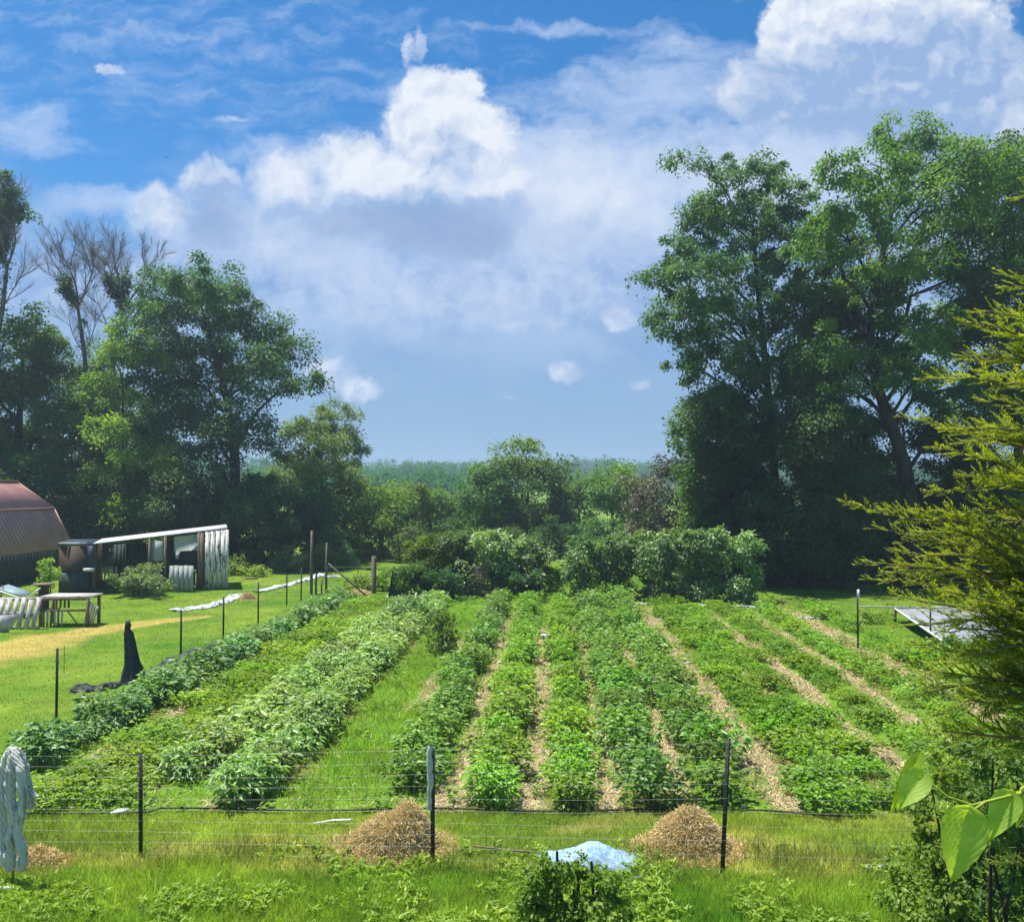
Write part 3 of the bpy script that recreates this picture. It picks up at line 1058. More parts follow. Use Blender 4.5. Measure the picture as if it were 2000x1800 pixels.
dead_tree([(175, 1000), (172, 800), (165, 690), (152, 600)], 61, 'bare dead tree with vines up its trunk, the one nearer the barn', 5, top=425)
dead_tree([(205, 1000), (215, 800), (225, 660), (243, 600)], 60, 'bare dead tree with a vine-wrapped fork, beside the oak crown', 9, top=432)
dead_tree([(-30, 1000), (-12, 700), (5, 600), (14, 520)], 57, 'tall vine-smothered dead tree at the far west end of the wood', 14, top=345)
D = 57
t = tree('tree', [(P(-90, 1000, D)[0], D, 0), P(-80, 700, D), P(-70, 460, D)],
         pb([(15, 398, 46, 26), (-20, 440, 40, 26), (-70, 400, 70, 50), (-80, 480, 70, 60), (5, 352, 22, 16), (40, 410, 24, 14), (8, 445, 12, 22)], D, .8, 8), 'oakdark', 'tall tree mostly beyond the frame, its leafy branch above the vine-covered dead trunk', leaf=.16, lai=1.9, seed=19, r0=.35, clump=.4)

# ---- the big trees on the east side
D = 47
tree('locust_tree', [(P(1520, 1000, D)[0], D, 0), P(1515, 950, D), P(1500, 760, D), P(1480, 560, D), P(1470, 440, D)],
     pb([(1345, 318, 26, 16), (1405, 330, 36, 18), (1500, 335, 46, 38), (1450, 385, 84, 48), (1540, 400, 50, 40), (1365, 420, 46, 38), (1420, 470, 86, 60), (1530, 480, 64, 55), (1330, 505, 44, 44), (1290, 545, 28, 22), (1385, 560, 84, 62),
         (1480, 590, 72, 60), (1320, 620, 46, 55), (1405, 670, 74, 56), (1330, 715, 32, 42), (1500, 690, 66, 58), (1570, 600, 55, 60), (1450, 750, 60, 45), (1570, 720, 60, 60), (1600, 470, 56, 50), (1620, 560, 60, 60), (1630, 660, 60, 60), (1600, 800, 70, 60), (1500, 820, 80, 60), (1400, 800, 50, 40), (1250, 548, 14, 10), (1310, 305, 16, 8)], D, 3.0, 21, .9),
     'oakdark', 'tall feathery tree nearest the open sky, with twigs hanging over the far field', leaf=.15, lai=1.6, seed=41, r0=.3, clump=.42, twigs=8, droop=.6)
D = 44
tree('walnut_tree', [(P(1792, 1000, D)[0], D, 0), P(1778, 930, D), P(1738, 820, D), P(1698, 720, D), P(1700, 600, D), P(1740, 420, D)],
     pb([(1765, 275, 62, 40), (1700, 320, 62, 34), (1640, 335, 42, 28), (1840, 300, 56, 42), (1912, 300, 46, 48), (1690, 400, 62, 46), (1780, 380, 80, 56), (1860, 400, 70, 58), (1940, 400, 60, 60), (1985, 320, 40, 40), (1660, 470, 48, 40),
         (1740, 490, 72, 52), (1830, 500, 62, 46), (1920, 510, 72, 66), (1700, 560, 55, 38), (1650, 600, 66, 56), (1730, 660, 80, 56), (1820, 640, 52, 46), (1900, 640, 66, 60), (1980, 560, 60, 80), (1620, 700, 55, 52), (1790, 740, 60, 40), (1670, 800, 66, 46), (1850, 760, 66, 50), (1760, 830, 40, 30), (1640, 760, 50, 50), (1930, 780, 60, 60), (1720, 700, 46, 36), (1690, 620, 60, 50), (1760, 540, 50, 36), (1600, 480, 50, 46), (1590, 600, 60, 60), (1600, 420, 36, 24), (1580, 740, 60, 60)], D, 3.4, 22, .9),
     'oak', 'huge spreading tree with a dark forked trunk, highest crown on the east side', leaf=.15, lai=1.6, seed=42, r0=.40, clump=.5, twigs=8, droop=.5)
D = 46
tree('tree', [(P(1985, 1000, D)[0], D, 0), P(1990, 800, D), P(1985, 560, D)],
     pb([(2010, 420, 70, 80), (1975, 520, 60, 60), (2060, 520, 90, 110), (1990, 640, 80, 70), (1935, 740, 60, 50), (2030, 760, 90, 80), (1960, 860, 70, 70), (1930, 420, 60, 60), (1960, 330, 55, 50), (1900, 560, 60, 60), (2000, 330, 60, 60), (1880, 650, 60, 50)], D, 2.5, 23),
     'oak', 'tall tree with an upright trunk half hidden behind the cedar', leaf=.15, lai=1.4, seed=43, r0=.32, clump=.5)
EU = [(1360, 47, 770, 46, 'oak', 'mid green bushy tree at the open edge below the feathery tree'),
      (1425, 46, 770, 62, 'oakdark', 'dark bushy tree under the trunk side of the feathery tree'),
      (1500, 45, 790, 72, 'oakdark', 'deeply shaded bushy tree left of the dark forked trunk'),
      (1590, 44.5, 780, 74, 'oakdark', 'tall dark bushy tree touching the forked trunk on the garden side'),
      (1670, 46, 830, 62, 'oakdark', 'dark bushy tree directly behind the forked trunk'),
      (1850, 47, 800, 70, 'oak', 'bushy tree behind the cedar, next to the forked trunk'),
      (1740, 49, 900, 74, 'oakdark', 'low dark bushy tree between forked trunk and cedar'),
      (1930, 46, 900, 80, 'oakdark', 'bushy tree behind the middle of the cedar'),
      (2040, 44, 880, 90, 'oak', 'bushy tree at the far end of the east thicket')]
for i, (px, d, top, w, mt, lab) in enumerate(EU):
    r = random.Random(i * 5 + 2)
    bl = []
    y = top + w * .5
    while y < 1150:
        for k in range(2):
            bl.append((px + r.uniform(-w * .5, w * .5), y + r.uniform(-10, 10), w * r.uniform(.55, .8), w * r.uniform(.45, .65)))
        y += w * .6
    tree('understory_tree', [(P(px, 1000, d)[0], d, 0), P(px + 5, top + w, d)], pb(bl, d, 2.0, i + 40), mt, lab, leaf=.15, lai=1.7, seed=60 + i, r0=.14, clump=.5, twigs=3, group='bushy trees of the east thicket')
# brown twiggy brush
D = 52
t = tree('brush_tree', [(P(1330, 1000, D)[0], D, 0), P(1335, 980, D), P(1340, 930, D)],
         pb([(1330, 915, 48, 26), (1270, 950, 48, 30), (1375, 925, 50, 32), (1240, 1000, 34, 30), (1310, 985, 56, 40), (1390, 985, 56, 42), (1430, 1010, 50, 50), (1350, 1040, 70, 30), (1260, 1040, 50, 26)], D, 2, 31),
         'brownleaf', 'grey-brown twiggy brush tree behind the pale hedge, partly leafless', leaf=.15, lai=.95, seed=71, r0=.12, clump=.5, twigs=14, barkm='deadwood')

# ---- trees in the middle distance
MID = [(1032, 92, [(1030, 895, 46, 32), (990, 905, 26, 24), (1072, 915, 34, 32), (1010, 945, 52, 36), (1060, 965, 48, 40), (1000, 1000, 54, 40), (1065, 1020, 50, 40), (985, 1045, 50, 30)], 'oak', 'tall rounded tree standing above the far hedge, in the middle of the gap', .22),
       (945, 88, [(925, 930, 34, 22), (960, 950, 32, 26), (930, 970, 46, 32), (965, 1000, 42, 36), (925, 1020, 46, 36), (950, 1050, 46, 26)], 'oak', 'shorter tree joined to the tall rounded tree on its barn side', .2),
       (880, 92, [(880, 975, 42, 22), (860, 1000, 40, 30), (900, 1020, 42, 32), (870, 1045, 46, 28)], 'bushgreen', 'yellow-green bushy tree two places from the tall rounded tree', .2),
       (810, 90, [(790, 972, 40, 22), (835, 985, 40, 24), (810, 1010, 52, 36), (790, 1045, 46, 28), (840, 1040, 40, 30)], 'bushgreen', 'yellow-green bushy tree with a dark hollow, behind the painted hedge shade', .2),
       (745, 84, [(720, 962, 36, 22), (760, 968, 36, 22), (730, 1000, 52, 36), (770, 1015, 42, 36), (725, 1050, 56, 28)], 'bushgreen', 'yellow-green bushy tree above the grass clearing', .2),
       (675, 78, [(690, 948, 24, 16), (675, 985, 36, 36), (700, 1030, 46, 40), (665, 1060, 40, 26)], 'bushgreen', 'bushy yellow-green tree touching the west wood', .2),
       (1130, 96, [(1120, 960, 36, 24), (1150, 950, 30, 20), (1130, 990, 50, 36), (1115, 1030, 50, 36), (1150, 1055, 40, 26)], 'oak', 'hazy green tree right beside the tall rounded tree, hedge gap side', .22),
       (1195, 90, [(1190, 930, 34, 20), (1215, 950, 32, 26), (1185, 970, 44, 34), (1205, 1010, 42, 40), (1180, 1045, 46, 30)], 'oak', 'rounded tree next to the grey-brown brush tree', .22),
       (1245, 110, [(1250, 962, 30, 18), (1245, 990, 36, 28)], 'bushgreen', 'small light green tree below the far field strip', .2)]
for i, (px, d, bl, mt, lab, lf) in enumerate(MID):
    d *= .78
    tree('field_tree', [(P(px, 1000, d)[0], d, 0), P(px, bl[0][1] + 40, d)], pb(bl, d, 2.5, i + 70), mt, lab, leaf=lf, lai=1.9, seed=80 + i, r0=.25, clump=.8, twigs=3)


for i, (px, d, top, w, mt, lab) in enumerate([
        (800, 60, 1030, 42, 'oak', 'low bushy tree behind the painted hedge shade, clearing end'),
        (880, 62, 1020, 44, 'oakdark', 'low dark bushy tree behind the shrubs above the painted hedge shade'),
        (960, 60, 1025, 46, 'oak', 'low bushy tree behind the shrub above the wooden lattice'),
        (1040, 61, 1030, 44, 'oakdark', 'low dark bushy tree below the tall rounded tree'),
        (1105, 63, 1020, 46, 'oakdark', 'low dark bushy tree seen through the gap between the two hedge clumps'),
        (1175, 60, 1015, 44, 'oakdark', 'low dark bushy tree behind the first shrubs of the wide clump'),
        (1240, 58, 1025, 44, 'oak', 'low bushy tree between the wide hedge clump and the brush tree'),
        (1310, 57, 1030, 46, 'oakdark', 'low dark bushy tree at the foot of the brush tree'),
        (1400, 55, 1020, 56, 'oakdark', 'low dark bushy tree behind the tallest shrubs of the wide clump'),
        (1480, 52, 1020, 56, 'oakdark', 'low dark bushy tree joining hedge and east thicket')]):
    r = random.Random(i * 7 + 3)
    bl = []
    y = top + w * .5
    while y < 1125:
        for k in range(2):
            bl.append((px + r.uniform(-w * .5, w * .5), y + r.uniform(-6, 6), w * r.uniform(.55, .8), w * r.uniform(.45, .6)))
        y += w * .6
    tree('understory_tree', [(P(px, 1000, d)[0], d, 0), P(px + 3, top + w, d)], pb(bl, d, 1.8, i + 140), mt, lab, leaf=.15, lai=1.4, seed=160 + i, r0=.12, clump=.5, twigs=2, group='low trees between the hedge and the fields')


# ---- far woods: nobody could count these
def far_wood():
    r = np.random.default_rng(33)
    bl = []
    # a nearer hazy green belt on the west side of the gap, then darker belts behind
    for _ in range(90):
        d = r.uniform(210, 270)
        x = r.uniform(-90, -22) * d / 240
        bl.append((x, d, float(terrain(x, d)) + 2.0 + r.uniform(0, 3.2), 3.6 + 2 * r.random(), 4, 3.4 + r.random()))
    for _ in range(60):
        d = r.uniform(165, 200)
        x = r.uniform(-.20, -.045) * d
        bl.append((x, d, 2.2 + r.uniform(0, 3.0), 2.6 + 1.6 * r.random(), 3, 2.6 + .9 * r.random()))
    for _ in range(40):
        d = r.uniform(170, 210)
        x = r.uniform(.06, .22) * d
        bl.append((x, d, 1.2 + r.uniform(0, 1.8), 2.6 + 1.6 * r.random(), 3, 2.2 + .8 * r.random()))
    for _ in range(330):
        d = r.uniform(330, 400)
        x = r.uniform(-.62, .62) * d
        g = float(terrain(x, d))
        k = 1 + .25 * math.sin(x * .03) + (.35 if x < -15 else -.05)
        bl.append((x, d, g + r.uniform(2.5, 7.0) * k, 4.5 + 2.5 * r.random(), 5, 4.0 + 1.5 * r.random()))
    for _ in range(420):
        d = r.uniform(520, 600)
        x = r.uniform(-.62, .62) * d
        g = float(terrain(x, d))
        bl.append((x, d, g + r.uniform(3, 8.5) * (1 + .2 * math.sin(x * .021 + 1)), 6 + 3 * r.random(), 6, 5.5 + 2 * r.random()))
    bl = [b for b in bl if not (-.0 < b[0] / b[1] < .2 and b[1] < 420 and r.random() < .75)]
    V, T, tint, K = crown_leaves(bl, .9, 1.5, 34, 1.4, shell=.75)
    o = mesh_obj('far_woodland', V, T, M['farleaf'], tint=tint)
    tag(o, 'hazy blue-green wood along the horizon beyond the fields', 'woodland', kind='stuff')


far_wood()


# ---- pale-leaved hedge shrubs behind the garden
def shrub(name, px, base_y, blobs, mat, label, leaf, lai, seed, group=None, d=None, **kw):
    g = G(px, base_y)
    d = d or g[1]
    t = thing(name, (P(px, base_y, d)[0], d, 0), label, 'shrub', group)
    b = np.array(t.location)
    B = pb(blobs, d, kw.pop('dj', .5), seed)
    V, T, tint, K = crown_leaves(B, leaf, lai * 1.7, seed, kw.pop('clump', .28), **kw)
    V[:, 2] = np.maximum(V[:, 2], .0)
    mesh_obj('foliage', V, T, M[mat], parent=t, loc=b, tint=tint)
    mb = MB()
    r = np.random.default_rng(seed)
    for bl in B:
        q = limb_curve(b + np.append(r.normal(0, .1, 2), 0), np.array(bl[:3]), r, .05, 4)
        mb.tube(q, [.03, .025, .018, .01], 4)
    mb.build('stem', M['bark'], parent=t, loc=b)
    return t


HG = 'pale-leaved shrubs of the hedge behind the garden'
shrub('hedge_shrub', 835, 1160, [(815, 1075, 30, 18), (850, 1065, 34, 22), (840, 1100, 44, 26), (845, 1135, 44, 26)], 'bushgreen', 'yellow-green shrub hanging over the painted hedge shade, nearest the barn', .13, 2.2, 201, HG)
shrub('hedge_shrub', 905, 1162, [(890, 1062, 34, 20), (925, 1060, 36, 22), (905, 1095, 46, 30), (900, 1135, 44, 28)], 'hedge', 'pale shrub above the painted hedge shade, joined to the highest shrub', .17, 2.7, 202, HG)
shrub('hedge_shrub', 970, 1164, [(950, 1058, 36, 20), (985, 1058, 32, 20), (965, 1095, 46, 32), (965, 1135, 46, 30)], 'hedge', 'pale shrub above the wooden lattice, tallest of its clump', .17, 2.7, 203, HG)
shrub('hedge_shrub', 1035, 1163, [(1030, 1075, 34, 20), (1060, 1082, 20, 16), (1030, 1105, 38, 28), (1028, 1138, 32, 28)], 'hedge', 'pale shrub at the hedge gap, last before the yellowish low bush', .17, 2.7, 204, HG)
shrub('low_bush', 790, 1170, [(778, 1122, 20, 16), (800, 1112, 24, 14), (790, 1148, 24, 18)], 'oak', 'dark low bush hugging the clearing end of the painted hedge shade', .10, 1.9, 220)
shrub('low_bush', 865, 1170, [(850, 1120, 26, 12), (885, 1128, 26, 14), (868, 1150, 30, 16)], 'oakdark', 'dark low bush in front of the middle of the painted hedge shade', .10, 1.7, 221)
shrub('low_bush', 1010, 1170, [(990, 1130, 24, 14), (1025, 1125, 24, 16), (1008, 1150, 32, 16)], 'oakdark', 'dark low bush in front of the second painted shade section', .10, 1.7, 222)
shrub('low_bush', 1082, 1163, [(1075, 1125, 22, 18), (1095, 1120, 18, 16), (1082, 1145, 30, 18)], 'yellowvine', 'low yellowish bush in the gap between the two hedge clumps', .09, 1.6, 205)
shrub('hedge_shrub', 1150, 1168, [(1140, 1075, 34, 18), (1165, 1085, 32, 22), (1140, 1110, 40, 28), (1155, 1142, 42, 26)], 'hedge', 'pale shrub beside the yellowish low bush, first of the wide clump', .17, 2.7, 206, HG)
shrub('hedge_shrub', 1215, 1170, [(1205, 1062, 36, 20), (1235, 1070, 32, 22), (1215, 1100, 46, 30), (1220, 1140, 46, 30)], 'hedge', 'pale shrub second in the wide clump, right above the lone big-leaved plant', .17, 2.7, 207, HG)
shrub('hedge_shrub', 1285, 1172, [(1270, 1055, 38, 20), (1305, 1062, 34, 20), (1290, 1090, 50, 26), (1290, 1140, 44, 30)], 'hedge', 'pale shrub third in the wide clump, above the darkest hollow', .17, 2.7, 208, HG)
shrub('hedge_shrub', 1360, 1174, [(1350, 1052, 36, 20), (1385, 1050, 32, 20), (1365, 1085, 48, 26), (1365, 1140, 44, 30)], 'hedge', 'pale shrub fourth in the wide clump, the tallest there', .17, 2.7, 209, HG)
shrub('hedge_shrub', 1435, 1176, [(1430, 1052, 34, 20), (1460, 1065, 24, 22), (1438, 1090, 42, 30), (1440, 1140, 42, 30)], 'hedge', 'pale shrub at the dark thicket, last of the wide clump', .17, 2.7, 210, HG)
shrub('hedge_shrub', 1190, 1174, [(1180, 1140, 26, 18), (1210, 1150, 28, 20)], 'bushgreen', 'small low shrub in front of the wide hedge clump', .10, 2.0, 211, HG)
shrub('garden_weed', 1212, 1182, [(1200, 1160, 14, 8), (1222, 1158, 14, 8), (1212, 1170, 18, 8)], 'weed', 'lone big-leaved weed standing at the far end of the rows', .12, 2.2, 212)
shrub('garden_weed', 800, 1215, [(785, 1172, 20, 8), (812, 1170, 18, 8), (800, 1185, 22, 10)], 'hedge', 'tall pale weed on one stem by the far end of the grey-green rows', .13, 2.2, 213)
shrub('garden_weed', 860, 1275, [(848, 1215, 20, 14), (878, 1222, 20, 16), (862, 1240, 28, 18), (872, 1262, 14, 14)], 'oak', 'tall dark leafy weed alone in the far grassy strip', .11, 1.8, 214, clump=.2)
shrub('garden_weed', 1690, 1212, [(1680, 1196, 22, 8), (1725, 1198, 22, 8), (1705, 1204, 26, 8)], 'bushgreen', 'leafy weeds by the white-topped post at the edge of the shade', .11, 1.8, 215)
for i, (px, py, w, h, mt, lab) in enumerate([
        (565, 1100, 34, 22, 'willow', 'leafy bush behind the corner posts, barn side'),
        (625, 1098, 32, 24, 'bushgreen', 'leafy bush directly behind the tall corner post'),
        (675, 1095, 24, 20, 'willow', 'leafy bush behind the corner posts, at the grass clearing'),
        (500, 1118, 28, 10, 'weed', 'low bright bush on the lawn beyond the white sheeting'),
        (465, 1112, 22, 14, 'weed', 'low bright bush at the whitewashed end of the shed'),
        (700, 1140, 32, 14, 'yellowvine', 'dry yellowish weed clump under the slanting brace'),
        (745, 1140, 16, 20, 'yellowvine', 'yellowish weed clump at the edge of the painted hedge shade'),
        (270, 1150, 44, 20, 'hedge', 'bright leafy bush growing against the dark shed front'),
        (262, 1120, 30, 16, 'bushgreen', 'upper part of bush')]):
    if lab.startswith('upper'):
        continue
    bl = [(px - w * .5, py - h * .2, w * .6, h * .8), (px + w * .5, py - h * .1, w * .6, h * .8), (px, py - h * .8, w * .6, h * .8)]
    if py == 1150:
        bl += [(px + 6, 1118, 30, 18), (px - 26, 1130, 22, 14), (px + 36, 1140, 18, 16)]
    shrub('bush', px, py + h * .75, bl, mt, lab, .11, 1.8, 230 + i, clump=.24)
shrub('potted_plant', 98, 1150, [(98, 1100, 12, 14), (102, 1118, 14, 14), (96, 1135, 12, 12)], 'weed', 'slim bright leafy plant between barn wall and shed', .11, 1.8, 250, d=40, clump=.18)

for i, (px, py, bl, mt, lab) in enumerate([
        (1790, 1290, [(1775, 1268, 26, 12), (1810, 1272, 30, 14), (1790, 1282, 34, 12)], 'bushgreen', 'leafy bush in front of the grey sheet shelter, fence side'),
        (1850, 1285, [(1835, 1258, 24, 12), (1865, 1255, 30, 16), (1850, 1275, 40, 14)], 'weed', 'bright bush in front of the grey sheet shelter, under the cedar sprays'),
        (1930, 1300, [(1905, 1262, 34, 20), (1950, 1258, 40, 24), (1930, 1285, 50, 20)], 'oak', 'dark bush at the cedar end of the grey sheet shelter'),
        (1750, 1330, [(1735, 1315, 22, 9), (1765, 1312, 24, 9)], 'weed', 'low bright weedy bush past the outermost bean row'),
        (1850, 1370, [(1825, 1345, 36, 16), (1870, 1350, 40, 18), (1850, 1362, 50, 14)], 'bushgreen', 'weedy bush below the cedar sprays near the outermost bean row'),
        (1960, 1380, [(1930, 1345, 40, 24), (1980, 1350, 50, 30)], 'oak', 'dark weedy bush by the frame edge below the cedar')]):
    shrub('bush', px, py, bl, mt, lab, .10, 1.3, 260 + i, clump=.2)


# ---------------------------------------------------------------- buildings, fences and objects
M['redroof'] = surf('red_metal_roof', (.42, .20, .19), (.50, .27, .25), 1.2, .42, metal=.0, bump=.05, spec=.6, c3=(.34, .17, .14), s3=9, t3=(.62, .7))
M['trimmetal'] = surf('roof_trim', (.38, .22, .17), (.45, .28, .22), 3, .5, bump=.1)
M['barnwall'] = surf('dark_metal_wall', (.030, .050, .052), (.045, .065, .065), 2, .6, bump=.1)
M['whitemetal'] = surf('white_roof_metal', (.62, .64, .66), (.75, .76, .78), 5, .4, bump=.1, c3=(.35, .36, .36), s3=11)
M['whitewash'] = surf('whitewashed_board', (.55, .57, .55), (.75, .76, .73), 5, .85, bump=.5, stretch=(3, 3, .5), c3=(.16, .10, .07), s3=4, t3=(.55, .62))
M['greyboard'] = surf('grey_board', (.30, .34, .32), (.46, .49, .46), 6, .85, bump=.5, stretch=(3, 3, .5), c3=(.08, .08, .07), s3=6, t3=(.6, .7))
M['palletwood'] = surf('weathered_pallet', (.36, .34, .33), (.56, .53, .52), 5, .85, bump=.4, stretch=(2, 2, .6), c3=(.16, .12, .09), s3=7, t3=(.58, .68))
M['oldwood'] = surf('old_brown_wood', (.13, .10, .07), (.22, .17, .12), 5, .9, bump=.5, stretch=(2, 2, .5))
M['darkply'] = surf('dark_plywood', (.05, .035, .025), (.09, .06, .04), 3, .8, bump=.2, stretch=(1, 1, .4))
M['bluetarp'] = surf('dark_blue_tarp', (.015, .03, .06), (.03, .05, .09), 4, .5, bump=.5)
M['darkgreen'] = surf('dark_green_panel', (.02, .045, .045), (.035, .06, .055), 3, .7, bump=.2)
M['tpost'] = surf('dark_steel_post', (.018, .022, .02), (.04, .045, .04), 20, .6, bump=.2)
M['wire'] = surf('fence_wire', (.42, .45, .42), (.55, .57, .52), 20, .4, metal=.3, bump=0)
M['post'] = surf('wooden_post', (.10, .085, .06), (.17, .15, .11), 5, .9, bump=.6, stretch=(2, 2, .4))
M['blackcloth'] = surf('black_net_cloth', (.014, .022, .022), (.035, .048, .045), 6, .55, bump=1.0)
M['hedgeshade'] = surf('painted_hedge_shade', (.014, .026, .02), (.028, .044, .034), 12, .85, bump=.5)  # near-black colour paints the shade on the hedge front
M['whiteplastic'] = surf('white_plastic_sheet', (.50, .54, .60), (.70, .73, .77), 7, .4, bump=.8, c3=(.16, .18, .2), s3=5, t3=(.5, .58))
M['tarp'] = surf('pale_blue_tarp', (.22, .36, .52), (.32, .46, .62), 3, .5, bump=.15)
M['hose'] = surf('black_hose', (.012, .012, .012), (.03, .03, .03), 10, .5, bump=.1)
M['braid'] = surf('white_netting', (.62, .63, .57), (.80, .80, .74), 9, .8, bump=1.0, stretch=(4, 4, .5), c3=(.30, .34, .32), s3=5, t3=(.5, .66), bdist=.02)
M['plasticwrap'] = surf('clouded_plastic', (.50, .53, .48), (.68, .70, .64), 22, .35, bump=.9)
M['hay'] = surf('hay', (.42, .31, .13), (.58, .45, .21), 8, .95, bump=1.0, c3=(.26, .17, .08), s3=14, t3=(.5, .62))
M['cardboard'] = surf('cardboard', (.50, .42, .30), (.62, .54, .40), 6, .8, bump=.2)
M['greyroof'] = surf('grey_sheet', (.19, .21, .24), (.27, .29, .33), 3, .6, bump=.5, stretch=(1, .4, 1))
M['bluegrey'] = surf('blue_grey_sheet', (.16, .25, .29), (.24, .34, .38), 6, .5, bump=.3)
gz = lambda p: float(terrain(p[0], p[1]))


def put(name, label, cat, mb, mat, loc, group=None, **kw):
    """a thing that is a single mesh"""
    o = mb.build(name, M[mat], loc=loc, **kw)
    return tag(o, label, cat, group)


# ---- barn: ridge runs with the rows, gambrel profile
def barn():
    y0, y1 = 33.5, 50.0
    xr = -28.0 - KR * 50
    ridge, brk, eave = (0, 5.29), (2.15, 3.80), (3.28, 1.62)
    base = np.array([xr + KR * 42 + 0.0, 42, 0])
    t = thing('barn', base, 'barn with faded red corrugated gambrel roof and dark metal wall', 'barn')
    at = lambda u, y, z: np.array([xr + KR * y + u, y, z])

    def slope(a, b, name, amp=.02, pitch=.30):
        # corrugated sheet between profile points a and b
        n = int((y1 - y0) / pitch) * 6
        ys = np.linspace(y0, y1, n + 1)
        du, dz = b[0] - a[0], b[1] - a[1]
        L = math.hypot(du, dz)
        nu, nz = -dz / L, du / L
        nz, nu = abs(nz), (abs(nu) if du > 0 else -abs(nu))
        ph = ((ys - y0) / pitch) % 1.0
        h = (np.sin(ph * 2 * math.pi) * .5 + .5) ** 2 * amp * 2.2
        V = []
        for s in (0, 1):
            for k in (0, -.03):
                for y, hh in zip(ys, h):
                    V.append(at(a[0] + du * s + nu * (hh + k), y, a[1] + dz * s + nz * (hh + k)))
        V = np.array(V)
        m = n + 1
        i = np.arange(n)
        q = [np.stack([i, i + 1, i + 2 * m + 1, i + 2 * m], 1), np.stack([i + m, i + 3 * m, i + 3 * m + 1, i + m + 1], 1), np.stack([i + 2 * m, i + 2 * m + 1, i + 3 * m + 1, i + 3 * m], 1)]
        return mesh_obj(name, V, np.concatenate(q), M['redroof'], parent=t, loc=base)
    for s in (1, -1):
        slope((ridge[0], ridge[1]), (s * brk[0], brk[1]), 'upper_roof')
        slope((s * (brk[0] - .02), brk[1] - .03), (s * eave[0], eave[1]), 'lower_roof')
    mb = MB()
    mb.beam(at(0, y0, ridge[1] + .03), at(0, y1 + .05, ridge[1] + .03), .34, .05)
    mb.build('ridge_cap', M['trimmetal'], parent=t)
    for s in (1, -1):
        mb = MB()
        mb.beam(at(s * (brk[0] + .02), y0, brk[1]), at(s * (brk[0] + .02), y1 + .05, brk[1]), .12, .06)
        for y in (y0 - .02, y1 + .03):
            mb.beam(at(0, y, ridge[1]), at(s * brk[0], y, brk[1]), .06, .12)
            mb.beam(at(s * brk[0], y, brk[1]), at(s * eave[0], y, eave[1]), .06, .12)
        mb.build('roof_trim', M['trimmetal'], parent=t)
    # side walls with ribs and gable walls
    for s in (1, -1):
        mb = MB()
        u = s * 3.02
        a, b = at(u, y0 + .2, 0), at(u, y1 - .2, 0)
        mb.box((a + b) / 2 + [0, 0, .93], (.08, y1 - y0 - .4, 1.9), rz=-math.atan(KR))
        for y in np.arange(y0 + .3, y1 - .3, .3):
            mb.box(at(u + s * .05, y, .93), (.03, .05, 1.86))
        mb.build('side_wall', M['barnwall'], parent=t)
    for y in (y0 + .25, y1 - .25):
        prof = [(-2.95, 0), (2.95, 0), (2.95, 1.9), (2.0, 3.70), (0, 5.1), (-2.0, 3.70), (-2.95, 1.9)]
        V = [at(u, y - .04, z) for u, z in prof] + [at(u, y + .04, z) for u, z in prof]
        n = 7
        q = [[i, (i + 1) % n, n + (i + 1) % n, n + i] for i in range(n)]
        tt = [[0, i, i + 1] for i in range(1, 6)] + [[n, n + i + 1, n + i] for i in range(1, 6)]
        mesh_obj('gable_wall', V, [np.array(q), np.array(tt)], M['barnwall'], parent=t, loc=base)


barn()


